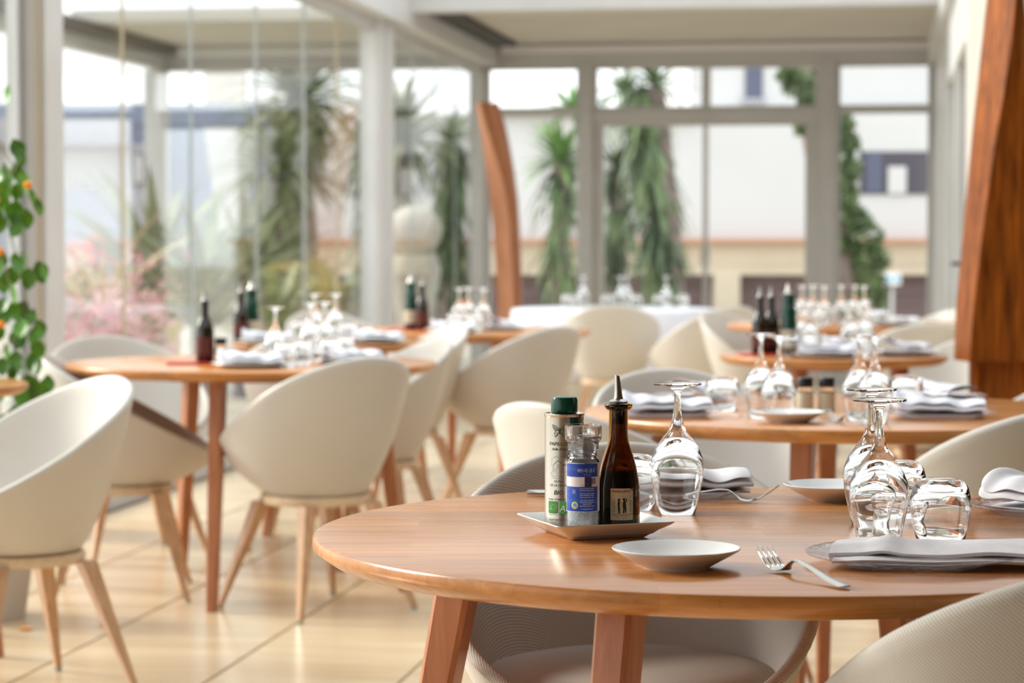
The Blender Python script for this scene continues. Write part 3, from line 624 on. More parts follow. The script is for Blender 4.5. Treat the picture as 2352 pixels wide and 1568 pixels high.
# white-clothed table at the back
wt = empty('banquet_table', (.63, 14.95, 0)); tag(wt, 'round banquet table hidden under a white cloth at the back', 'table')
mb = MB(); mb.lathe([(0, .735), (.62, .735), (.62, .71), (0, .71)], 48); mb.build('tabletop', M['table'], wt)
for k in range(4):
    t = PI / 4 + k * PI / 2; mb = MB(); mb.tube([(.4 * cos(t), .4 * sin(t), .71), (.5 * cos(t), .5 * sin(t), 0)], [.035, .022]); mb.build('leg', M['table_leg'], wt)
mb = MB(); seg = 144; vs = []; fs = []; rows = [(0.0, .742), (.6, .742), (.628, .738), (.636, .72), (.64, .64), (.645, .54), (.65, .42), (.655, .34)]
for i in range(seg):
    a = 2 * PI * i / seg
    for j, (rr, z) in enumerate(rows):
        dr = max(0, .74 - z); w_ = sin(a * 11 + .8 * sin(a * 3)) * .11 * dr + sin(a * 4) * .06 * dr; zz = z
        if j > 3: zz = z - .12 * abs(sin(2 * a + .4)) ** 1.5 * dr / .4
        vs.append((cos(a) * (rr + w_), sin(a) * (rr + w_), zz))
nr = len(rows)
for i in range(seg):
    j = (i + 1) % seg
    for k in range(nr - 1): fs.append((i * nr + k, j * nr + k, j * nr + k + 1, i * nr + k + 1))
mb.add(vs, fs); o = mb.build('tablecloth', M['cloth'], None, smooth=60, loc=(.63, 14.95, 0)); tag(o, 'white cloth hanging over the round table at the back', 'tablecloth')
md = o.modifiers.new('s', 'SOLIDIFY'); md.thickness = .002

# ---------------------------------------------------------------- chairs
def shell_mesh(name, m, thick=.013, zt_=.795, fab=False):
    nf = 72; no = 16; zb_ = .365; rows = []
    def rim(ph):
        cx = sin(ph); cy = -cos(ph)                     # ph 0 = back
        e = 2.25; k = (abs(cx) ** e + abs(cy) ** e) ** (-1 / e)
        f_ = ((1 + cos(ph)) / 2) ** .92
        return Vector((.283 * cx * k, (.275 if cy < 0 else .315) * cy * k - .005, .452 + (zt_ - .452) * f_))
    def outer(ph, t):
        r_ = rim(ph); cx = sin(ph); cy = -cos(ph); b0 = Vector((.155 * cx, .15 * cy, zb_))
        h = .5 * sin(t * PI / 2) + .5 * t; lean = max(0, cos(ph))
        h = h * (1 - .25 * lean) + t * .25 * lean
        p = b0.lerp(r_, h); p.z = zb_ + (r_.z - zb_) * (t ** 1.25); return p
    vs = []; fs = []; uv = []
    for i in range(nf):
        ph = 2 * PI * i / nf; col = []
        for j in range(no + 1):
            t = j / no; col.append(outer(ph, t))
        up = rim(ph); rad = Vector((up.x, up.y, 0)).normalized()
        tin = thick
        col[-1] = up - Vector((0, 0, tin * .35)); col.append(up - rad * tin * .15); col.append(up - rad * tin * .5 + Vector((0, 0, tin * .22))); col.append(up - rad * tin * .85); col.append(up - rad * tin - Vector((0, 0, tin * .35)))
        for j in range(no - 1, -1, -1):
            t = j / no; p = outer(ph, t); d = Vector((p.x, p.y, 0)); q = p - d.normalized() * min(tin, d.length * .5); q.z = max(q.z, .435 - .012 * (1 - d.length / .3)); q.z = max(q.z + (0 if t > .3 else 0), .43); col.append(q)
        col = [Vector((0, 0, zb_))] + col + [Vector((0, 0, .425))]
        rows.append(col)
    n_ = len(rows[0])
    for i in range(nf): vs += rows[i]
    me = bpy.data.meshes.new(name)
    fuv = []
    for i in range(nf):
        j = (i + 1) % nf
        for k in range(n_ - 1):
            fs.append((i * n_ + k, j * n_ + k, j * n_ + k + 1, i * n_ + k + 1))
            u0, u1 = i / nf * 1.5, (i + 1) / nf * 1.5
            def vv(c, k_): return sum((c[q + 1] - c[q]).length for q in range(k_))
            fuv.append(((u0, vv(rows[i], k)), (u1, vv(rows[j], k)), (u1, vv(rows[j], k + 1)), (u0, vv(rows[i], k + 1))))
    me.from_pydata([tuple(v) for v in vs], [], fs); me.materials.append(m)
    ul = me.uv_layers.new(name='UVMap')
    for p, q in zip(me.polygons, fuv):
        for l, c in zip(p.loop_indices, q): ul.data[l].uv = c
    bm = bmesh.new(); bm.from_mesh(me); bmesh.ops.remove_doubles(bm, verts=bm.verts, dist=1e-6); bmesh.ops.recalc_face_normals(bm, faces=bm.faces); bm.to_mesh(me); bm.free()
    for p in me.polygons: p.use_smooth = True
    return me
def chair_proto(m, fab=False, scale=1.0):
    r = empty('tub_chair')
    o = bpy.data.objects.new('seat_shell', shell_mesh('seat_shell', m, .024 if fab else .019)); C.objects.link(o); o.parent = r
    mb = MB(); mb.lathe([(0, .366), (.14, .366), (.168, .362), (.172, .35), (.167, .335), (.14, .333), (0, .333)], 32, sx=1.0, sy=.95); mb.build('seat_frame', M['frame_beech'], r)
    for sx in (-1, 1):
        for sy in (-1, 1):
            rings = []
            for k in range(5):
                u = k / 4; z = .34 * (1 - u) + .012 * u; c = Vector((sx * (.125 + .095 * u), sy * (.12 + .09 * u), z)); hw = .0215 - .0135 * u
                a0 = PI / 4 * 0; rings.append([c + Vector((x * hw, y * hw, 0)) for x, y in ((-1, -1), (1, -1), (1, 1), (-1, 1))])
            mb = MB(); mb.loft(rings); leg = mb.build('leg', M['beech'], r, smooth=0)
            mb = MB(); mb.lathe([(0, 0), (.011, 0), (.012, .012), (0, .012)], 10, (sx * .22, sy * .21, 0)); mb.build('foot_glide', M['steel'], leg)
    if fab:
        mb = MB(); nf = 48; vs = []; fs = []; prof = [(0, .432), (.15, .43), (.205, .435), (.228, .452), (.23, .468), (.215, .483), (.17, .493), (.1, .497), (0, .498)]
        mb.lathe(prof, nf, (0, .015, 0), 1.0, .98); o = mb.build('seat_cushion', M['fabric'], r, smooth=60)
        me = o.data; ul = me.uv_layers.new(name='UVMap')
        for p in me.polygons:
            for l in p.loop_indices: co = me.vertices[me.loops[l].vertex_index].co; ul.data[l].uv = (co.x, co.y)
        mb = MB(); pts = [(.229 * cos(2 * PI * i / 40), .015 + .224 * sin(2 * PI * i / 40), .46) for i in range(41)]; mb.tube(pts, .004, 6, cap=False); pp = mb.build('piping', M['shell'], o)
    r.scale = (scale,) * 3
    return r
CP = chair_proto(M['shell']); CF = chair_proto(M['fabric'], True, 1.02)
_c = []
def chair(proto, X, Y, fx, fy, label):
    s = proto.scale.copy(); o = place(proto, (X, Y, 0), face(fx, fy), label, 'chair', 'upholstered tub chairs' if proto is CF else 'cream shell chairs'); o.scale = s; return o
def cpx(px, Y): return (px - 1176) / F * Y
chair(CF, .18, 3.68, .0, -1, 'grey woven chair facing the camera behind the near table')
chair(CF, .62, 2.79, -.3, .95, 'grey woven chair back nearest the camera at lower right')
chair(CF, 1.05, 5.10, -.35, .94, 'grey woven chair back right of the near glasses')
chair(CF, 1.36, 6.2, -.85, -.45, 'pale chair just below the carved timber column')
chair(CP, -1.25, 6.12, -.80, -.60, 'tilted looking cream chair cut by the left edge')
chair(CP, -1.27, 7.86, 1, .12, 'cream chair tucked under the left end of the left table')
chair(CP, -.61, 7.52, -.66, .75, 'large cream chair back in front of the left table')
chair(CP, -.50, 8.72, -.92, -.38, 'bright chair at the right end of the left table')
chair(CP, -.47, 10.12, -.92, -.38, 'bright chair just behind the one right of the left table')
chair(CP, .0, 10.25, -.75, .66, 'cream chair back before the table by the timber post')
chair(CP, .57, 13.9, 0, 1, 'cream chair back in front of the white clothed table')
chair(CP, .25, 5.40, .75, .65, 'white chair peeking out left of the oil tin')
chair(CP, .50, 6.38, .3, -.95, 'cream chair behind the second table facing the camera')
chair(CP, 1.24, 12.2, .8, -.6, 'cream chair right of the clothed table showing its inside')
chair(CP, 1.07, 13.5, -.6, .75, 'chair half hidden right of the white cloth')
chair(CP, 1.78, 10.7, -.1, 1, 'grey looking chair back at the far right table')
chair(CP, 2.08, 12.6, -.9, -.3, 'farthest right chair under the side door')
chair(CP, 1.62, 9.15, -.85, -.5, 'chair at the right of the small bottle table')
chair(CP, 1.52, 7.15, -1, .1, 'chair arm showing left of the carved column foot')
chair(CP, -.74, 9.13, .1, 1, 'tan chair back between the left table and the small one')
chair(CP, -1.40, 8.82, .5, -.85, 'chair behind the left end of the left table')
chair(CP, -.86, 12.3, .55, -.8, 'far chair in front of the middle glass post')

# ---------------------------------------------------------------- glassware
def wineglass():
    o_ = [(.0265, 0), (.0325, .025), (.0370, .046), (.0388, .064), (.0375, .080), (.0310, .096), (.0215, .109), (.0140, .118), (.0092, .129), (.0063, .143), (.0048, .157), (.0043, .168), (.0055, .176), (.0100, .1815), (.0200, .1845), (.0345, .1862), (.0352, .1876), (.0345, .1886), (.0180, .1890), (0, .1888)]
    i_ = [(0, .1065), (.0060, .1058), (.0130, .1025), (.0210, .0965), (.0295, .0875), (.0352, .0765), (.0378, .064), (.0360, .046), (.0316, .025), (.0256, 0), (.0261, -.0003)]
    r = empty('wine_glass'); mb = MB(); mb.lathe(i_ + o_, 48); o = mb.build('wine_glass', M['glass'], smooth=60); bpy.data.objects.remove(r); return o
WG = wineglass()
def tumbler():
    o_ = [(.0325, 0), (.0372, .02), (.0402, .04), (.0400, .056), (.0365, .069), (.0295, .0775), (.0220, .080), (.0180, .0795), (0, .0785)]
    i_ = [(0, .071), (.0180, .0705), (.0280, .067), (.0345, .060), (.0378, .051), (.0388, .040), (.0360, .02), (.0312, 0), (.0318, -.0003)]
    mb = MB(); mb.lathe(i_ + o_, 48); return mb.build('tumbler', M['glass'], smooth=60)
TG = tumbler()
GW, GT_ = 'upside-down wine glasses', 'upside-down tumblers'
ZT = .7505
def wg(px, by, label, Y=None):
    p = tab(px, by) if Y is None else Vector((cpx(px, Y), Y, 0)); return place(WG, (p.x, p.y, ZT), 0, label, 'glass', GW)
def tg(px, by, label, Y=None):
    p = tab(px, by) if Y is None else Vector((cpx(px, Y), Y, 0)); return place(TG, (p.x, p.y, ZT), 0, label, 'glass', GT_)
wg(1555, 1179, 'upside-down wine glass right of the vinegar bottle')
wg(2018, 1250, 'front one of the two near wine glasses on the right')
wg(2000, 1203, 'rear one of the two near wine glasses on the right')
tg(1452, 1168, 'tumbler half hidden behind the vinegar bottle')
tg(2160, 1238, 'large near tumbler turned over right of the wine glasses')
tg(2062, 1186, 'tumbler behind the pair of near wine glasses')
wg(1748, 963, 'left wine glass on the second table', 5.42); wg(1790, 963, 'wine glass beside the leftmost one on the second table', 5.28)
wg(1975, 963, 'wine glass on the second table left of its right pair', 5.35); wg(2010, 963, 'wine glass on the second table above the near pair', 5.25)
tg(1660, 943, 'tumbler at the left of the second table', 5.65); tg(2083, 943, 'tumbler at the right of the second table', 5.7)
# ---------------------------------------------------------------- plates, napkins, cutlery
def dish():
    mb = MB(); mb.lathe([(0, .0060), (.030, .0062), (.048, .0100), (.062, .0165), (.0735, .0232), (.0768, .0248), (.0778, .0240), (.0768, .0222), (.064, .0145), (.050, .0068), (.042, .0025), (.040, 0), (.036, .0005), (.034, .0025), (0, .0025)], 64)
    return mb.build('small_dish', M['white_china'], smooth=45)
DS = dish()
p = tab(1553, 1303); place(DS, (p.x, p.y, .75), 0, 'small white dish at the front of the near table', 'dish', 'small white dishes')
p = tab(1916, 1147); place(DS, (p.x, p.y, .75), 0, 'small white dish behind the near wine glasses', 'dish', 'small white dishes')
p = Vector((cpx(1815, 5.28), 5.28, 0)); place(DS, (p.x, p.y, .75), 0, 'small white dish on the second table', 'dish', 'small white dishes')
def gplate():
    r = .128; mb = MB(); prof = [(0, .0065), (.07, .0065), (.085, .0075), (.105, .013), (r - .002, .0165), (r, .0155), (r - .002, .0135), (.106, .0095), (.086, .003), (.078, .0), (.074, .001), (0, .0025)]
    mb.lathe(prof, 96)
    for i, v in enumerate(mb.v):
        rr = math.hypot(v[0], v[1])
        if rr > .09: a = math.atan2(v[1], v[0]); k = 1 + .0035 * sin(a * 24); mb.v[i] = (v[0] * k, v[1] * k, v[2] + .0006 * sin(a * 48))
    return mb.build('glass_plate', M['plate_glass'], smooth=40)
GP = gplate()
def napkin(seed=1, L0=-.115, L1=.135, peak=.02, W=.058, zs=1.0):
    rnd = random.Random(seed); nx = 26; mb = MB(); vs = []; fs = []
    # a folded cloth: cross-section zigzags front and back, seen end-on at the left
    for i in range(nx + 1):
        t = i / nx; x = L0 + (L1 - L0) * t
        wv = .0022 * sin(t * 9 + seed) + .0014 * sin(t * 21 + seed * 2)
        pk = peak * math.exp(-((t - .2) / .11) ** 2); open_ = 1 + .55 * math.exp(-(t / .12) ** 2)
        end = 1 - .35 * math.exp(-(t / .05) ** 2)
        w1 = W * end
        sec = [(-w1 * .92, .0015), (0, .001), (w1 * .8, .0015), (w1 * .98, .0045 * open_), (w1 * .8, .0085 * open_), (0, .0095 * open_ + wv), (-w1 * .85, .0105 * open_ + wv), (-w1 * 1.05, .0135 * open_ + wv), (-w1 * .95, .0195 * open_ + wv + pk * .3), (-w1 * .3, .0235 * open_ + wv + pk * .7),
               (w1 * .3, .0275 * open_ + pk), (w1 * .8, .0255 * open_ + pk * .3), (w1 * .9, .0285 * open_), (w1 * .55, .0335 * open_ + wv + pk * .6), (-w1 * .1, .0355 * open_ + wv * 1.5 + pk), (-w1 * .62, .0315 * open_ + wv * 2 + pk * .55), (-w1 * .93, .0235 * open_ + wv * 2)]
        for (y, z) in sec: vs.append((x + .012 * (y / W) * (1 - t), y + .004 * sin(t * 5 + seed), z * zs + .008))
    m_ = len(sec)
    for i in range(nx):
        for k in range(m_ - 1): fs.append((i * m_ + k, (i + 1) * m_ + k, (i + 1) * m_ + k + 1, i * m_ + k + 1))
    mb.add(vs, fs); o = mb.build('folded_napkin', M['napkin'], smooth=70)
    md = o.modifiers.new('s', 'SOLIDIFY'); md.thickness = .0016; md.offset = 0; md = o.modifiers.new('u', 'SUBSURF'); md.levels = 1; md.render_levels = 1
    return o
def big_napkin():
    up = [(-.092, [(-.034, .010), (-.041, .019), (-.022, .0265), (.02, .028), (.03, .012)]), (-.06, [(-.040, .014), (-.045, .020), (-.014, .029), (.03, .030), (.038, .012)]), (-.028, [(-.045, .019), (-.049, .0235), (.002, .0365), (.036, .030), (.045, .014)]),
          (.0, [(-.052, .0165), (-.055, .0205), (-.004, .0310), (.044, .027), (.05, .014)]), (.04, [(-.057, .0165), (-.059, .0205), (-.012, .0265), (.05, .0245), (.055, .014)]), (.10, [(-.056, .0185), (-.059, .0235), (-.004, .0280), (.053, .0265), (.058, .014)]), (.175, [(-.062, .017), (-.064, .0215), (-.01, .0265), (.056, .026), (.06, .014)])]
    lo = [(-.086, [(-.050, .0085), (-.054, .011), (-.045, .0135), (.03, .012), (.035, .0085)]), (-.045, [(-.056, .0085), (-.061, .013), (-.052, .0165), (.045, .0135), (.05, .0085)]), (.02, [(-.060, .0085), (-.064, .0125), (-.055, .0155), (.055, .0135), (.06, .0085)]), (.09, [(-.064, .0095), (-.068, .014), (-.058, .0165), (.058, .014), (.062, .0085)]), (.178, [(-.063, .0085), (-.067, .013), (-.057, .0155), (.06, .0135), (.062, .0085)])]
    mb = MB()
    for keys in (up, lo):
        rings = []; n = 30
        for i in range(n + 1):
            x = keys[0][0] + (keys[-1][0] - keys[0][0]) * i / n
            for (xa, A), (xb, B) in zip(keys, keys[1:]):
                if xa <= x + 1e-9 <= xb + 1e-6:
                    u = (x - xa) / (xb - xa); u = u * u * (3 - 2 * u); P_ = [(a_[0] + (b_[0] - a_[0]) * u, a_[1] + (b_[1] - a_[1]) * u) for a_, b_ in zip(A, B)]
            ring = []
            for k in range(5):
                a_ = P_[k]; b_ = P_[(k + 1) % 5]
                for q in (0, .34, .67): 
                    yy = a_[0] + (b_[0] - a_[0]) * q; zz = a_[1] + (b_[1] - a_[1]) * q
                    ring.append(Vector((x + yy * .25 * (1 - i / n), yy + .0015 * sin(x * 70 + k), zz + .0006 * sin(x * 55 + yy * 60 + k))))
            rings.append(ring)
        mb.loft(rings)
    return mb.build('folded_napkin', M['napkin'], smooth=55)
NK = big_napkin(); NK2 = napkin(4, -.10, .10, .012, .055)
def setting(px, by, rz, lab_p, lab_n, nk=None, dx=0, dy=0, Y=None):
    p = tab(px, by) if Y is None else Vector((cpx(px, Y), Y, 0))
    place(GP, (p.x, p.y, .7502), 0, lab_p, 'plate', 'pressed glass plates'); place(nk or NK2, (p.x + dx, p.y + dy, .7500), rz, lab_n, 'napkin', 'folded white napkins')
setting(2092, 1297, -.06, 'pressed glass plate at the front right of the near table', 'white folded napkin on the nearest glass plate', NK, .0, .0)
setting(2425, 1182, -.9, 'glass plate cut by the right edge of the near table', 'pointed white napkin at the right edge', None, -.0, .0)
setting(1540, 1140, .1, 'glass plate behind the wine glass and vinegar bottle', 'rounded white napkin seen through the lone wine glass', None, .02, .0)
# second table
setting(1530, 0, .1, 'glass plate at the left of the second table', 'napkin at the left of the second table', None, Y=5.45)
setting(1600, 0, 1.1, 'glass plate at the far left side of the second table', 'napkin at the far left side of the second table', None, Y=5.98)
setting(2160, 0, -.1, 'glass plate at the right of the second table above the chair back', 'napkin at the right of the second table', None, Y=5.42)
setting(2150, 0, -1.0, 'glass plate at the far right of the second table', 'napkin at the far right of the second table', None, Y=6.0)
def fork_obj():
    r = empty('fork')
    def zc(s):
        pts = [(0, .026), (.012, .017), (.03, .0065), (.045, .0032), (.056, .0045), (.066, .0125), (.076, .0178), (.09, .0185), (.12, .0135), (.16, .0058), (.19, .003), (.2, .0032)]
        for (a, b), (c, d) in zip(pts, pts[1:]):
            if a <= s <= c: u = (s - a) / (c - a); u = u * u * (3 - 2 * u) if False else u; return b + (d - b) * u
        return .003
    def strip(s0, s1, wf, off_, th, n=14):
        rings = []
        for i in range(n + 1):
            s = s0 + (s1 - s0) * i / n; h = wf(s) / 2; z = zc(s); rings.append([Vector((off_ - h, -s, z)), Vector((off_ - h * .7, -s, z + th)), Vector((off_ + h * .7, -s, z + th)), Vector((off_ + h, -s, z)), Vector((off_ + h * .6, -s, z - th * .6)), Vector((off_ - h * .6, -s, z - th * .6))])
        mb = MB(); mb.loft(rings); return mb
    def wf(s):
        pts = [(.036, .0245), (.045, .0235), (.054, .018), (.062, .0085), (.075, .0062), (.11, .0085), (.16, .0135), (.19, .0165), (.197, .0145), (.2, .008)]
        for (a, b), (c, d) in zip(pts, pts[1:]):
            if a <= s <= c: return b + (d - b) * (s - a) / (c - a)
        return .02
    strip(.036, .2, wf, 0, .0016, 40).build('handle', M['steel'], r, smooth=60)
    for k in range(4):
        x = (-1.5 + k) * .0067; strip(0, .038, lambda s: .0018 + .0024 * min(s / .02, 1), x, .0012).build('tine', M['steel'], r, smooth=60)
    return r
FK = fork_obj()
def fork(x, y, dx, dy, label): return place(FK, (x, y, .7505), face(-dx, -dy), label, 'fork', 'forks')
fork(.303, 2.90, .375, -.927, 'steel fork lying left of the nearest napkin')
fork(.400, 3.62, -.97, .24, 'steel fork right of the rounded napkin')
p = Vector((cpx(1900, 5.3), 5.3, 0)); fork(p.x, p.y, .4, -.9, 'steel fork on the second table')
def knife():
    r = empty('knife'); rings = []
    for (y, hw, z, th) in ((0, .006, .003, .004), (.02, .0095, .004, .004), (.06, .0085, .005, .0045), (.1, .0065, .005, .004)): rings.append([Vector((-hw, y, z)), Vector((-hw * .6, y, z + th)), Vector((hw * .6, y, z + th)), Vector((hw, y, z)), Vector((hw * .6, y, z - th * .6)), Vector((-hw * .6, y, z - th * .6))])
    mb = MB(); mb.loft(rings); mb.build('handle', M['steel'], r, smooth=50)
    rings = [[Vector((-.0015, y, .0008)), Vector((.0015, y, .0008)), Vector((.001 , y, .0008 + h)), Vector((-.001, y, .0008 + h))] for y, h in ((.098, .006), (.12, .016), (.18, .017), (.205, .010), (.215, .003))]
    mb = MB(); mb.loft(rings); mb.build('blade', M['steel'], r, smooth=30); return r
KN = knife()
place(KN, (.025, 3.74, .7515), face(.8, -.35), 'steel knife handle sticking out left of the oil tin', 'knife')
# ---------------------------------------------------------------- square tray
def tray():
    def sq(h, z, rc):
        pts = []
        for cx, cy, a0 in ((1, 1, 0), (-1, 1, 90), (-1, -1, 180), (1, -1, 270)):
            for k in range(5): a = math.radians(a0 + 22.5 * k); pts.append(Vector((cx * (h - rc) + rc * cos(a), cy * (h - rc) + rc * sin(a), z)))
        return pts
    rings = [sq(.05, .0, .006), sq(.053, .0005, .006), sq(.066, .010, .007), sq(.081, .0195, .007), sq(.0835, .0218, .007), sq(.0832, .0232, .007), sq(.081, .0228, .007), sq(.068, .0115, .007), sq(.0625, .0062, .008), sq(.059, .0048, .008)]
    mb = MB(); mb.loft(rings); return mb.build('square_cruet_tray', M['white_china'], smooth=50)
TY = tray(); TY.location = (.111, 3.237, .7500); TY.rotation_euler = (0, 0, math.radians(19)); tag(TY, 'white square china tray holding tin, salt and vinegar', 'tray')
ZTR = .7551
# ---------------------------------------------------------------- print helpers
VIEW = -PI / 2
def wrap(verts_faces, rad, loc_ang, z0, name, m, parent, off_=.00025):
    vs, fs = verts_faces; mb = MB(); mb.add([((rad + off_) * cos(loc_ang + x / rad), (rad + off_) * sin(loc_ang + x / rad), z0 + y) for (x, y) in vs], fs)
    return mb.build(name, m, parent, smooth=0, fix=False)
def grid(w_, h_, nx=16, ny=1):
    vs = [(-w_ / 2 + w_ * i / nx, h_ * j / ny) for j in range(ny + 1) for i in range(nx + 1)]; fs = [(j * (nx + 1) + i, j * (nx + 1) + i + 1, (j + 1) * (nx + 1) + i + 1, (j + 1) * (nx + 1) + i) for j in range(ny) for i in range(nx)]
    return vs, fs
def textgeo(s, size, align='CENTER', shear=0.0, bold=0.0, xs=1.0):
    c = bpy.data.curves.new('t', 'FONT'); c.body = s; c.size = size; c.align_x = align; c.shear = shear; c.offset = bold; c.resolution_u = 2
    o = bpy.data.objects.new('t', c); C.objects.link(o); dg = bpy.context.evaluated_depsgraph_get(); me = bpy.data.meshes.new_from_object(o.evaluated_get(dg))
    vs = [(v.co.x * xs, v.co.y) for v in me.vertices]; fs = [tuple(p.vertices) for p in me.polygons]
    bpy.data.objects.remove(o); bpy.data.meshes.remove(me); bpy.data.curves.remove(c); return vs, fs
def strokes(lines, wd_):
    vs = []; fs = []
    for pl in lines:
        for (x0, y0), (x1, y1) in zip(pl, pl[1:]):
            dx, dy = x1 - x0, y1 - y0; l = math.hypot(dx, dy) or 1; nx, ny = -dy / l * wd_ / 2, dx / l * wd_ / 2; n = len(vs)
            vs += [(x0 + nx, y0 + ny), (x0 - nx, y0 - ny), (x1 - nx, y1 - ny), (x1 + nx, y1 + ny)]; fs.append((n, n + 1, n + 2, n + 3))
    return vs, fs
def poly(pts): return list(pts), [tuple(range(len(pts)))]
def shift(g, dx, dy, s=1.0): return [(x * s + dx, y * s + dy) for x, y in g[0]], g[1]
def merge(*gs):
    vs = []; fs = []
    for g_ in gs: n = len(vs); vs += g_[0]; fs += [tuple(i + n for i in f) for f in g_[1]]
    return vs, fs
def circ(cx, cy, r_, n=24): return poly([(cx + r_ * cos(2 * PI * i / n), cy + r_ * sin(2 * PI * i / n)) for i in range(n)])
def ringl(cx, cy, r_, n=24): return [(cx + r_ * cos(2 * PI * i / n), cy + r_ * sin(2 * PI * i / n)) for i in range(n + 1)]
# ---------------------------------------------------------------- olive oil tin
tn = tag(empty('olive_oil_tin', (.0705, 3.252, ZTR)), 'silver olive oil tin with green cap and butterfly print', 'tin')
rt = .0267; H = .1565
mb = MB(); mb.lathe([(0, 0), (rt - .001, 0), (rt, .0015), (rt - .0004, .003), (rt - .0004, H - .003), (rt - .0004, H - .001), (0, H - .001)], 64); mb.build('tin_body', M['tin'], tn, smooth=35)
mb = MB(); mb.lathe([(rt - .0015, H - .001), (rt, H - .0035), (rt + .0006, H - .0015), (rt + .0005, H + .0008), (rt - .0012, H + .001), (rt - .003, H - .0012), (.019, H + .0008), (.012, H + .002), (0, H + .002)], 64); mb.build('tin_rim', M['tin_rim'], tn, smooth=50)
mb = MB(); prof = [(0, H + .0018), (.0176, H + .002), (.0178, H + .004), (.0178, H + .0185), (.0165, H + .0222), (.0145, H + .0232), (0, H + .0232)]; mb.lathe(prof, 80)
for i, v in enumerate(mb.v):
    a = math.atan2(v[1], v[0])
    if H + .003 < v[2] < H + .019 and not (-2.3 < a < -.7): k = 1 + .012 * (1 if (i // len(prof)) % 2 else 0); mb.v[i] = (v[0] * k, v[1] * k, v[2])
mb.build('cap', M['green_cap'], tn, smooth=40)
mb = MB()
for k in range(14): mb.tube([(cos(-2.1 + k * .055) * .0182, sin(-2.1 + k * .055) * .0182, H + .003), (cos(-2.08 + k * .055) * .0195, sin(-2.08 + k * .055) * .0195, H + .0035 + .0015 * sin(k * 2.1))], .0007, 5)
mb.build('torn_seal', M['green_cap'], tn)
A0 = VIEW - .26                                                     # centre line of the printed face
def tp(g_, z, m, nm='print', da=0.0, off_=.0003): return wrap(g_, rt, A0 + da, z + .0068, nm, m, tn, off_)
inkg = []
wing = [(0, 0), (.002, .0035), (.0055, .0068), (.0105, .0082), (.0100, .0055), (.0075, .0018), (.0048, -.0002), (.0068, -.0018), (.0072, -.0045), (.0058, -.0082), (.0034, -.0062), (.0014, -.0030), (0, -.001)]
for s_ in (-1, 1):
    W_ = [(x * s_ + s_ * .0003, y) for x, y in wing]
    inkg.append(strokes([W_], .00055))
    inkg.append(strokes([[(0, 0), (.004 * s_, .0035), (.0098 * s_, .0072)], [(0, 0), (.005 * s_, .0022), (.0095 * s_, .0052)], [(.0005 * s_, -.0005), (.004 * s_, .0008), (.0078 * s_, .0022)], [(0, -.0008), (.0035 * s_, -.0022), (.0068 * s_, -.0035)], [(0, -.001), (.003 * s_, -.004), (.0056 * s_, -.0075)], [(.0045 * s_, .0042), (.0062 * s_, .0026)], [(.0072 * s_, .006), (.0082 * s_, .0038)], [(.0042 * s_, -.0026), (.0040 * s_, -.0052)], [(0, .002), (.0016 * s_, .0048)]], .00038))
inkg.append(poly([(-.0006, -.004), (.0006, -.004), (.0008, .0015), (0, .003), (-.0008, .0015)]))
tp(shift(merge(*inkg), .0, .128, 1.0), 0, M['ink'], 'butterfly_print')
tp(merge(textgeo('PAPILLON', .0066, xs=1.06)), .1085, M['ink'], 'lettering')
tp(textgeo("Huile d'Olive", .0044, shear=.35, bold=.00008), .1022, M['ink'], 'lettering')
house = [[(-.007, .0), (-.007, .012), (0, .0175), (.007, .012), (.007, 0)], [(-.0085, .0108), (0, .019), (.0085, .0108)], [(-.0025, 0), (-.0025, .007), (0, .0092), (.0025, .007), (.0025, 0)], ringl(0, .0115, .0014, 10), [(-.011, .002), (-.008, .0035), (-.0085, .008), (-.0105, .013), (-.009, .021)], [(.009, .002), (.0115, .004), (.0145, .0035)], [(-.012, -.002), (-.006, -.0035), (0, -.0022), (.006, -.0038), (.013, -.0015)], [(-.010, -.005), (-.003, -.0062), (.004, -.005), (.010, -.0064)], [(-.008, .021), (-.003, .0235), (.001, .0215), (.006, .0245), (.012, .022)], [(-.0085, -.0015), (-.0108, .0015), (-.0125, .0005)], [(.002, .011), (.0065, .009)], [(-.005, .003), (-.005, .008)], [(.0048, .002), (.0052, .007)]]
tp(strokes([[(x - .002, y) for x, y in l] for l in house], .00022), .0705, M['ink'], 'farmhouse_print')
tp(textgeo('TERRA', .0032), .0815, M['ink'], 'lettering', .3)
tp(textgeo('LE MAS', .0042), .0590, M['ink'], 'lettering', -.04); tp(textgeo('DE LA GRANGE', .0042), .0537, M['ink'], 'lettering', 0)
tp(textgeo('BIO', .0086, shear=.12, bold=.0001), .0425, M['ink'], 'lettering', -.05)
tp(textgeo("Huile d'olive de France", .0042), .0350, M['ink'], 'lettering', .07)
tp(shift(grid(.0152, .0162, 8), -.0098, -.0015), .0190, M['green_print'], 'organic_leaf_mark'); tp(shift(grid(.0135, .0162, 8), .0072, -.0015), .0190, M['green_print'], 'farming_mark')
star = []
for k in range(12):
    t = k / 12 * 2 * PI; cx, cy = -.0095 + .0045 * cos(t) * (1 + .25 * cos(t)), .0255 + .0033 * sin(t) + .0008 * cos(t); star.append(circ(cx, cy, .0005, 5))
star.append(strokes([[(-.0163, .0215), (-.0135, .0232), (-.0112, .0247)]], .0003)); tp(merge(*star), 0, M['white_print'], 'leaf_stars', 0, .0005)
tp(shift(textgeo('AB', .0115, shear=.2), .0072, 0), .0205, M['white_print'], 'lettering', 0, .0005)
tp(shift(textgeo('CERTIFIE BIO', .0019), -.0098, 0), .0168, M['ink'], 'lettering'); tp(shift(textgeo('AGRICULTURE FRANCE', .0014), -.0098, 0), .0150, M['ink'], 'lettering'); tp(shift(textgeo('AGRICULTURE BIOLOGIQUE', .0014), .0072, 0), .0160, M['ink'], 'lettering')
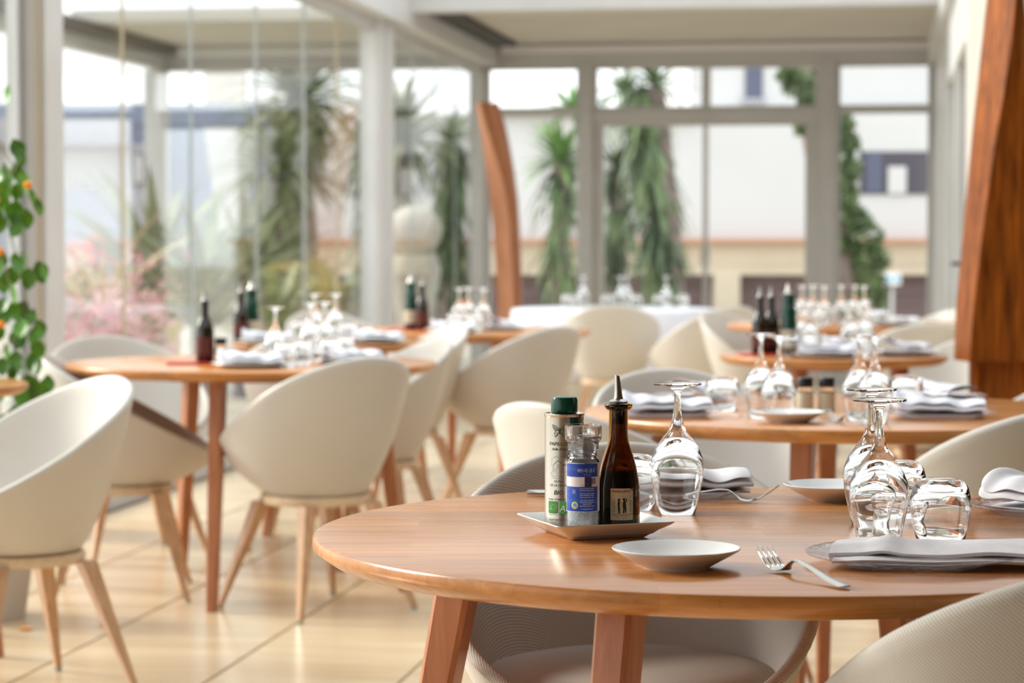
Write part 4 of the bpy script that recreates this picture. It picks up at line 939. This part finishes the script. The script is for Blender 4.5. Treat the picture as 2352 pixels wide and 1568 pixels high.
tp(textgeo("Issu de l'agriculture biologique", .0031), .0082, M['ink'], 'lettering', .1)
wrap(shift(grid(.0125, .02, 8), 0, 0), rt, VIEW + .52, H - .0235, 'green_stripe', M['green_cap'], tn, .0002)
# ---------------------------------------------------------------- salt grinder
sg = tag(empty('salt_grinder', (.0945, 3.202, ZTR)), 'clear salt grinder with blue label in front of the tin', 'grinder')
rs = .0217
mb = MB(); mb.lathe([(0, .0), (rs - .001, 0), (rs, .0012), (rs, .0965), (rs - .001, .0985), (rs - .003, .101), (rs - .001, .1035), (rs - .003, .106), (rs - .0035, .109), (rs - .0035, .110), (rs - .005, .110), (rs - .005, .104), (rs - .002, .0945), (rs - .0017, .002), (0, .002)], 64); mb.build('jar', M['clear_plastic'], sg, smooth=30)
mb = MB(); mb.lathe([(0, .0022), (rs - .0021, .0022), (rs - .0021, .045), (rs - .003, .0455), (.01, .0475), (0, .047)], 48); mb.build('salt_filling', M['salt'], sg)
mb = MB(); prof = [(r__, z__ + .0155) for r__, z__ in [(.0, .093), (rs - .0045, .093), (rs - .002, .0945), (rs - .001, .096), (rs - .001, .1055), (rs + .0005, .108), (rs + .0025, .110), (rs + .0028, .125), (rs + .002, .1292), (rs + .0, .130), (rs - .002, .1296), (rs - .003, .126), (rs - .004, .115), (0, .113)]]
mb.lathe(prof, 96)
for i, v in enumerate(mb.v):
    if .126 < v[2] < .145 and math.hypot(v[0], v[1]) > rs: k = 1 + (.012 if (i // len(prof)) % 4 < 2 else 0); mb.v[i] = (v[0] * k, v[1] * k, v[2])
mb.build('grinder_head', M['clear_plastic'], sg, smooth=30)
mb = MB(); mb.lathe([(0, .100), (.011, .100), (.0125, .110), (.0125, .122), (.009, .1275), (0, .1275)], 32); mb.build('grinding_core', mat('smoky_plastic', (.6, .62, .64), .2, trans=.85), sg)
AV = VIEW + .03
def sp_(g_, z, m, nm, da=0.0, off_=.0004): return wrap(g_, rs, AV + da, z + .0165, nm, m, sg, off_)
sp_(grid(2 * PI * rs * .93, .0645, 64), .0148, M['label_white'], 'label_border', PI + .25 - PI * .0, .0002)
sp_(shift(grid(.052, .0325, 40), 0, 0), .0155, M['blue_print'], 'blue_panel', -.22); sp_(shift(grid(.052, .0175, 40), 0, 0), .0610, M['blue_print'], 'blue_panel', -.22)
bars = []; x = 0; rnd = random.Random(3)
x = -.001
while x < .0138:
    wv = rnd.choice((.00018, .0003, .00045)); bars.append(poly([(x, 0), (x + wv, 0), (x + wv, .0082), (x, .0082)])); x += wv + rnd.choice((.0002, .0003))
sp_(merge(*bars), .0515, M['navy'], 'barcode', 0.12, .0006); sp_(shift(textgeo('3 445850 071041', .0024, xs=1.0), .0052, 0), .0490, M['navy'], 'lettering', 0, .0006)
fr_ = lambda x0, x1, y0, y1: [(x0, y0), (x1, y0), (x1, y1), (x0, y1), (x0, y0)]
sp_(strokes([fr_(-.003, .0145, 0, .0062), [(.003, 0), (.003, .0062)], [(.009, 0), (.009, .0062)]], .00025), .0665, M['label_white'], 'sorting_mark', 0, .0006)
sp_(merge(poly([(.0033, .0004), (.0087, .0004), (.0087, .0058), (.0033, .0058)]), poly([(.0093, .0004), (.0142, .0004), (.0142, .0058), (.0093, .0058)])), .0665, M['light_blue'], 'sorting_mark', 0, .0005)
sp_(merge(shift(textgeo('PENSEZ', .0016), 0, .0034), shift(textgeo('AU TRI !', .0016), 0, .0014), strokes([[(.006, .0015), (.006, .0042)], [(.0045, .0014), (.0075, .0014)], [(.0105, .0048), (.0105, .0018), (.013, .0018), (.013, .0048)]], .0002)), .0665, M['label_white'], 'lettering', 0, .0007)
sp_(merge(strokes([ringl(-.0062, .0032, .0024)], .00028), strokes([[(-.0078, .0022), (-.0062, .0042), (-.0046, .0034)], [(-.0048, .0044), (-.0062, .0024), (-.0078, .0030)]], .0005)), .0665, M['label_white'], 'recycling_mark', 0, .0006)
sp_(shift(textgeo('Emballage a recycler', .0012), .004, 0), .0640, M['label_white'], 'lettering', 0, .0006)
tx = ["Conserver a l'abri de l'humidite.", "Peut contenir des traces de silex.", "", "Conforme au cahier des charges", "IGP de l'APROSELA - BP 5506", "44353 Guerande Cedex - France", "", "SCA Les Salines de Guerande", "220 producteurs cooperateurs", "Pradel-CS 65315", "44353 Guerande Cedex - France", "", "www.leguerandais.com"]
z = .0452
for i, t_ in enumerate(tx):
    if t_: sp_(shift(textgeo(t_, .00205, xs=.74 if len(t_) > 26 else .85, bold=.00002), .0042, 0), z, M['label_white'], 'lettering', 0, .0006)
    z -= .0026 if t_ else .0012
sp_(circ(-.0128, .0235, .0049), 0, M['yellow'], 'round_emblem', 0, .0006); sp_(merge(circ(-.0128, .0237, .0032), ), 0, M['label_white'], 'round_emblem', 0, .0008)
sp_(poly([(-.0148, .0218), (-.0110, .0216), (-.0104, .025), (-.0122, .0265), (-.0142, .0260), (-.0152, .024)]), 0, M['light_blue'], 'round_emblem', 0, .001)
sp_(merge(strokes([fr_(-.016, -.012, 0, .0042)], .0003), strokes([[(-.0155, .0025), (-.0125, .0025)], [(-.0155, .0013), (-.0125, .0013)]], .0003)), .0395, M['label_white'], 'small_mark', 0, .0006)
# ---------------------------------------------------------------- vinegar bottle
vb = tag(empty('vinegar_bottle', (.1432, 3.247, ZTR)), 'amber glass vinegar bottle with steel pourer and paper label', 'bottle')
ro = .0293; vb.scale = (1, 1, 1.06)
bp = [(0, .002), (.02, .001), (ro - .002, 0), (ro, .003), (ro - .0001, .02), (ro - .0003, .053), (.0276, .064), (.0240, .082), (.0205, .094), (.0165, .105), (.0135, .114), (.0128, .122), (.0126, .15), (.0128, .1525), (.0165, .1535), (.0188, .157), (.0188, .1595), (.0175, .161), (.012, .1618), (.0085, .1618)]
bi = [(.0085, .15), (.0095, .12), (.0115, .111), (.0145, .103), (.0185, .0915), (.0222, .080), (.0257, .064), (.0273, .050), (.0273, .02), (.0268, .006), (0, .006)]
mb = MB(); mb.lathe(bp + bi, 64); mb.build('glass_body', M['amber'], vb, smooth=50)
mb = MB(); mb.lathe([(0, .0064), (.0264, .0064), (.0269, .02), (.0268, .050), (.0251, .064), (.0225, .0765), (0, .0765)], 48); mb.build('vinegar_filling', M['vinegar'], vb, smooth=50)
mb = MB(); mb.lathe([(0, .1622), (.0125, .1622), (.0128, .1635), (.011, .1652), (.0065, .1668), (.0055, .170), (.0046, .180), (.0036, .193), (.0033, .1965), (.0026, .1965), (.0026, .190), (0, .190)], 32)
for i, v in enumerate(mb.v):
    if v[2] > .168: mb.v[i] = (v[0] + (v[2] - .168) * .06 * -1, v[1], v[2] + v[0] * (-.35 if v[2] > .19 else 0))
mb.build('steel_pourer', M['steel'], vb, smooth=40); mb = MB(); mb.lathe([(0, .135), (.0084, .135), (.0086, .1617), (0, .1617)], 24); mb.build('stopper', M['black'], vb)
def vp_(g_, z, m, nm, off_=.0003): return wrap(g_, ro - .0001, VIEW + .14, z + .0118, nm, m, vb, off_)
lw, lh = .0318, .0400
pap = [(-lw / 2, 0), (lw / 2, .0012), (lw / 2, .033), (lw / 2 - .0055, .0398), (-lw / 2, .0400)]
vp_([(x_, y_) for x_, y_ in grid(lw, lh, 12)[0]], .0035, M['paper'], 'paper_label') if False else vp_(grid(lw, lh, 12), .0035, M['paper'], 'paper_label')
mb_ = poly([(lw / 2 - .006, .0402), (lw / 2 + .0002, .0402), (lw / 2 + .0002, .0352)]); vp_(mb_, .0035, M['amber'], 'torn_corner', .0006); vp_(poly([(lw / 2 - .006, .0400), (lw / 2 - .0035, .0372), (lw / 2, .0352), (lw / 2 - .004, .0362)]), .0035, M['label_white'], 'curled_corner', .0009)
vp_(shift(textgeo('VINAIGRE de BANYULS', .0046, bold=.00007, xs=.58), -.0005, 0), .0385, M['red_ink'], 'lettering', .0006)
def rotg(g_, cx, cy): return [(cx - y_, cy + x_) for x_, y_ in g_[0]], g_[1]
vp_(rotg(textgeo('Production', .0036), -.0098, .0215), 0, M['black_ink'], 'lettering', .0006); vp_(rotg(textgeo('mise en bouteille', .0021), -.0128, .0205), 0, M['black_ink'], 'lettering', .0006)
vp_(([(.0108 + y_, .0215 - x_) for x_, y_ in textgeo('Artisanale', .0036)[0]], textgeo('Artisanale', .0036)[1]), 0, M['black_ink'], 'lettering', .0006)
fig = [poly([(-.0052, .0118), (-.003, .012), (-.0028, .017), (-.0035, .021), (-.003, .0245), (-.0035, .0275), (-.0048, .0282), (-.006, .027), (-.0062, .023), (-.0058, .018)]), circ(-.0044, .0292, .0017, 10), circ(.0022, .0298, .0018, 10), poly([(.0005, .0125), (.0022, .012), (.0026, .018), (.0034, .012), (.0055, .0145), (.0052, .022), (.0042, .028), (.0018, .0285), (.0004, .024), (.0010, .018)]), poly([(.0042, .027), (.0056, .0318), (.0064, .029), (.0055, .026)]), strokes([[(-.0035, .025), (-.001, .0262), (.001, .0255)], [(-.0065, .0115), (.0068, .0125)], [(-.003, .02), (-.0005, .0215), (.0008, .0205)]], .0004)]
vp_(merge(*fig), 0, M['black_ink'], 'engraving', .0006)
vp_(merge(strokes([[(-lw / 2 + .0005, 0), (-.0075, 0)], [(.0085, .0004), (lw / 2, .0006)]], .0006), shift(textgeo('La Guinelle', .0028), 0, -.0008)), .0108, M['red_ink'], 'lettering', .0006)
vp_(merge(shift(textgeo('Domaine viticole, Cosprons', .0021, shear=.3), 0, .0022), shift(textgeo('66660 Port-Vendres France', .0015), 0, .0002), shift(textgeo('50 cl     acidite 6%', .0017), 0, -.0018)), .0068, M['black_ink'], 'lettering', .0006)

# ---------------------------------------------------------------- small things on the other tables
def pot(fill):
    r = empty('spice_grinder'); mb = MB(); mb.lathe([(0, 0), (.018, 0), (.0188, .002), (.0188, .05), (.016, .056), (.0145, .058), (0, .058)], 32); mb.build('jar', M['clear_plastic'], r, smooth=40)
    mb = MB(); mb.lathe([(0, .002), (.0172, .002), (.0172, .036), (0, .036)], 24); mb.build('filling', fill, r)
    mb = MB(); mb.lathe([(.0192, .006), (.0194, .006), (.0194, .044), (.0192, .044)], 32); mb.build('paper_band', M['beige_label'], r)
    mb = MB(); mb.lathe([(0, .057), (.0175, .057), (.0182, .06), (.0182, .076), (.017, .079), (0, .079)], 32); mb.build('black_cap', M['black'], r, smooth=40); return r
P1 = pot(M['salt']); P2 = pot(M['pepper'])
place(P1, (cpx(1850, 5.62), 5.62, ZT), 0, 'left spice grinder with black cap and pale contents', 'grinder'); place(P2, (cpx(1900, 5.62), 5.62, ZT), 0, 'right spice grinder with black cap and dark contents', 'grinder')
def bottle(m, h=.27, rb=.034, rn=.012, nm='bottle', lab=None):
    r = empty(nm); mb = MB(); mb.lathe([(0, 0), (rb - .003, 0), (rb, .004), (rb, h * .5), (rb * .85, h * .6), (rn * 1.3, h * .72), (rn, h * .78), (rn, h * .95), (rn + .003, h * .955), (rn + .003, h * .985), (rn, h), (0, h)], 32); mb.build('glass_body', m, r, smooth=50)
    mb = MB(); mb.lathe([(rb + .0004, h * .12), (rb + .0006, h * .12), (rb + .0006, h * .4), (rb + .0004, h * .4)], 32); mb.build('paper_label', lab or M['label_white'], r)
    mb = MB(); mb.lathe([(0, h), (rn * .8, h), (rn * .5, h + .01), (rn * .28, h + .035), (0, h + .035)], 20); mb.build('pourer', M['steel'], r); return r
BD = bottle(M['dark_bottle'], .2, .03, lab=mat('dark_red_label', (.10, .02, .015), .5)); BG = bottle(M['green_bottle'], .21, .03, .022, lab=M['beige_label'])
def smallmat(X, Y, rz, label, w_=.11, d_=.075):
    mb = MB(); mb.box(-w_, -d_, 0, w_, d_, .006); o = mb.build('cruet_mat', M['red_mat'], smooth=0, loc=(X, Y, ZT)); o.rotation_euler = (0, 0, rz); tag(o, label, 'mat', 'red cruet mats')
ZM = ZT + .0065
smallmat(cpx(462, 7.85), 7.85, .1, 'red mat under the dark bottle on the left table')
place(BD, (cpx(470, 7.85), 7.85, ZM), 0, 'dark bottle on the red mat of the left table', 'bottle', 'dark cruet bottles')
place(P1, (cpx(507, 7.84), 7.84, ZM), 0, 'black capped grinder beside the left table bottle', 'grinder')
X3 = cpx(1778, 8.45); smallmat(X3, 8.45, .0, 'red mat under three bottles on the small right table', .12)
place(BD, (cpx(1746, 8.45), 8.45, ZM), 0, 'left dark bottle on the small right table', 'bottle', 'dark cruet bottles'); place(BD, (cpx(1772, 8.5), 8.5, ZM), 0, 'dark bottle beside the green one on the small right table', 'bottle', 'dark cruet bottles')
place(BG, (cpx(1812, 8.45), 8.45, ZM), 0, 'green bottle on the small right table', 'bottle', 'green oil bottles')
smallmat(cpx(950, 10.9), 10.9, .1, 'red mat under bottles on the table by the timber post')
place(BG, (cpx(944, 10.92), 10.92, ZM), 0, 'green bottle on the table by the timber post', 'bottle', 'green oil bottles'); place(BD, (cpx(970, 10.88), 10.88, ZM), 0, 'dark bottle on the table by the timber post', 'bottle', 'dark cruet bottles')
place(BD, (cpx(553, 9.6), 9.6, ZT), 0, 'dark bottle on the small left table', 'bottle', 'dark cruet bottles')
place(BG, (cpx(578, 9.65), 9.65, ZT), 0, 'green bottle on the small left table', 'bottle', 'green oil bottles')
# glasses of the farther tables
def row(fn, items, base, y=0):
    for px, Y, tail in items: fn(px, y, base + ' ' + tail, Y)
row(wg, [(632, 7.72, 'in front on the left table'), (712, 8.25, 'at the middle of the left table'), (745, 8.35, 'right of the middle of the left table')], 'wine glass')
row(tg, [(655, 7.65, 'at the front of the left table'), (690, 7.8, 'behind the front one on the left table'), (760, 7.9, 'at the right of the left table'), (788, 8.15, 'farthest right on the left table')], 'tumbler')
row(wg, [(722, 9.7, 'on the small left table at its middle'), (770, 9.75, 'on the small left table at its right')], 'wine glass')
row(tg, [(800, 9.55, 'on the small left table'), (690, 9.8, 'leftmost on the small left table')], 'tumbler')
row(wg, [(1055, 11.0, 'leftmost by the timber post'), (1075, 11.2, 'middle one by the timber post'), (1110, 10.95, 'rightmost by the timber post')], 'wine glass')
row(tg, [(1045, 10.75, 'left on the table by the timber post'), (1090, 10.7, 'right on the table by the timber post')], 'tumbler')
row(wg, [(1838, 8.6, 'left in the cluster on the small right table'), (1860, 8.42, 'second in the cluster on the small right table'), (1955, 8.5, 'third in the cluster on the small right table'), (1985, 8.62, 'rightmost on the small right table')], 'wine glass')
row(tg, [(1822, 8.3, 'at the left of the small right table'), (1856, 8.28, 'in the middle of the small right table'), (1976, 8.35, 'at the right of the small right table')], 'tumbler')
row(wg, [(1842, 11.65, 'leftmost on the far right table'), (1867, 11.75, 'second on the far right table'), (1893, 11.5, 'third on the far right table'), (1932, 11.7, 'fourth on the far right table'), (1963, 11.75, 'fifth on the far right table'), (1985, 11.55, 'rightmost on the far right table')], 'wine glass')
row(tg, [(1850, 11.4, 'left on the far right table'), (1880, 11.4, 'middle on the far right table'), (2000, 11.5, 'right on the far right table'), (2022, 11.4, 'farthest right on the far right table')], 'tumbler')
row(wg, [(1340, 14.95, 'left on the white cloth'), (1425, 14.9, 'left of the middle on the white cloth'), (1440, 15.1, 'right of the middle on the white cloth'), (1530, 15.0, 'right on the white cloth')], 'wine glass')
row(tg, [(1303, 14.8, 'leftmost on the white cloth'), (1322, 14.75, 'second from left on the white cloth'), (1395, 14.75, 'left of the middle pair on the white cloth'), (1460, 14.8, 'right of the middle pair on the white cloth'), (1515, 14.7, 'left of the right glass on the white cloth'), (1568, 14.8, 'rightmost on the white cloth')], 'tumbler')
def wplate(): 
    mb = MB(); mb.lathe([(0, .005), (.07, .005), (.1, .011), (.125, .0165), (.126, .0145), (.1, .007), (.07, 0), (0, 0)], 48); return mb.build('white_plate', M['white_china'], smooth=45)
WP = wplate()
def pset(X, Y, rz, lab, z=ZT):
    place(WP, (X, Y, z), 0, 'white plate ' + lab, 'plate', 'white plates'); place(NK2, (X, Y, z + .001), rz, 'folded napkin on the plate ' + lab, 'napkin', 'folded white napkins')
pset(cpx(575, 7.6), 7.62, .1, 'at the front of the left table'); pset(cpx(800, 7.75), 7.85, .7, 'at the right of the left table'); pset(cpx(690, 8.35), 8.36, .1, 'at the far side of the left table')
pset(cpx(860, 9.4), 9.5, .4, 'at the right of the small left table'); pset(cpx(620, 9.5), 9.42, .2, 'at the left of the small left table'); pset(cpx(800, 9.85), 9.88, .2, 'at the back of the small left table')
pset(cpx(1040, 10.6), 10.62, .3, 'at the front of the table by the timber post'); pset(cpx(1150, 10.9), 10.95, 1.2, 'at the right of the table by the timber post')
pset(cpx(1905, 8.25), 8.3, .1, 'at the front of the small right table'); pset(cpx(2085, 8.4), 8.45, .8, 'at the right of the small right table')
pset(cpx(1950, 8.8), 8.78, .1, 'at the back of the small right table'); pset(cpx(2060, 11.5), 11.45, .5, 'at the right of the far right table')

# ---------------------------------------------------------------- vine with orange flowers at the left edge
vr = tag(empty('potted_vine', (-1.62, 7.35, 0)), 'leafy green vine with orange flowers climbing at the left edge', 'plant')
mb = MB(); mb.lathe([(0, 0), (.13, 0), (.17, .28), (.185, .29), (.185, .33), (.165, .33), (.155, .28), (0, .27)], 32); mb.build('pot', M['stone'], vr)
stems = [[(-60, 1060), (10, 990), (60, 900), (30, 800), (60, 700), (40, 600), (10, 480), (30, 380), (-20, 290), (5, 200)], [(-60, 1060), (0, 940), (-10, 820), (50, 760), (20, 640), (-20, 520), (20, 420), (60, 330)], [(10, 990), (30, 930), (70, 880)]]
mb = MB()
for s_ in stems:
    pts = [Pd(x_, y_, 7.3 + random.uniform(-.03, .03)) - vr.location for x_, y_ in s_]
    if s_ is not stems[2]: pts = [Vector((0, 0, .27)), Vector((0, 0, .5))] + pts
    mb.tube(pts, .0025, 6)
mb.build('stems', M['leaf_olive'], vr)
lm = MB(); vs = []; fs = []
out = [(0, 0), (.2, .12), (.42, .3), (.5, .52), (.42, .75), (.22, .93), (0, 1.08)]
pts = [(x_ , y_, -.12 * abs(x_) - .18 * y_ * y_) for x_, y_ in out] + [(-x_, y_, -.12 * abs(x_) - .18 * y_ * y_) for x_, y_ in out[-2:0:-1]]
mid = [(0, .3, .04), (0, .65, -.02)]
vs = pts + mid; n_ = len(pts)
for i in range(n_): j = (i + 1) % n_; fs.append((i, j, n_ + (0 if (pts[i][1] + pts[j][1]) / 2 < .48 else 1)))
fs.append((n_, n_ + 1, 3)); fs.append((n_, 9, n_ + 1)); lm.add(vs, fs); lmesh = lm.mesh('leaf', M['vine'], 60, fix=False)
spots = [(18, 205), (30, 330), (48, 355), (10, 385), (35, 385), (55, 400), (0, 400), (20, 420), (48, 430), (70, 440), (85, 465), (15, 450), (40, 470), (60, 490), (30, 500), (50, 520), (2, 500), (10, 590), (35, 590), (55, 585), (85, 610), (68, 625), (97, 615), (30, 620), (5, 640), (12, 690), (35, 700), (60, 700), (80, 720), (20, 725), (45, 740), (85, 745), (5, 755), (30, 770), (55, 775), (75, 790), (15, 800), (40, 815), (70, 820), (5, 830), (50, 845), (25, 850), (88, 830), (20, 880), (45, 895), (75, 890), (100, 880), (110, 870), (60, 915), (40, 940), (62, 950), (85, 900), (50, 975), (40, 990), (25, 1010), (10, 960), (0, 700), (-10, 600), (-12, 480), (5, 430), (28, 660), (62, 870), (-5, 880), (95, 760)]
for i, (x_, y_) in enumerate(spots):
    o = bpy.data.objects.new('leaf', lmesh); C.objects.link(o); o.parent = vr; p = Pd(x_, y_ - 12, 7.3 + random.uniform(-.08, .08)) - vr.location; o.location = p
    o.rotation_euler = (random.uniform(-1.9, -1.0), random.uniform(-.5, .5), random.uniform(-1.0, 1.0) + PI * 0); s_ = random.uniform(.052, .075); o.scale = (s_ * .8, s_, s_)
for (x_, y_) in ((64, 425), (0, 578), (2, 745), (-10, 460)):
    mb = MB(); mb.lathe([(0, -.012), (.008, -.01), (.013, 0), (.014, .006), (.006, .011), (0, .011)], 10); o = mb.build('flower', M['orange_flower'], vr, loc=Pd(x_, y_, 7.2) - vr.location)
# fallen leaves on the floor, tub under the far chair, drip
for (x_, y_, lab) in ((75, 1447, 'fallen orange leaf on the floor at the lower left'), (241, 1437, 'tiny pale leaf on the floor near the cream chair')):
    p = Pz(x_, y_, 0); mb = MB(); mb.add([(v[0], v[1], v[2] + .25) for v in vs], fs); o = mb.build('fallen_leaf', M['orange_flower'], smooth=60, fix=False, loc=(p.x, p.y, .001)); s_ = .045 if x_ < 100 else .022; o.scale = (s_, s_, s_ * .8); o.rotation_euler = (0, 0, 1.2); tag(o, lab, 'leaf')
p = Pz(1425, 905, 0); tb = tag(empty('blue_tub', (p.x, 17.6, 0)), 'blue tub on the floor under the clothed table chair', 'tub')
mb = MB(); mb.lathe([(0, 0), (.12, 0), (.14, .2), (.15, .2), (.15, .21), (.13, .21), (.11, .01), (0, .01)], 24, (0, 0, 0)); mb.build('tub_body', M['blue_tub'], tb)
print('OBJECTS', len(bpy.data.objects))
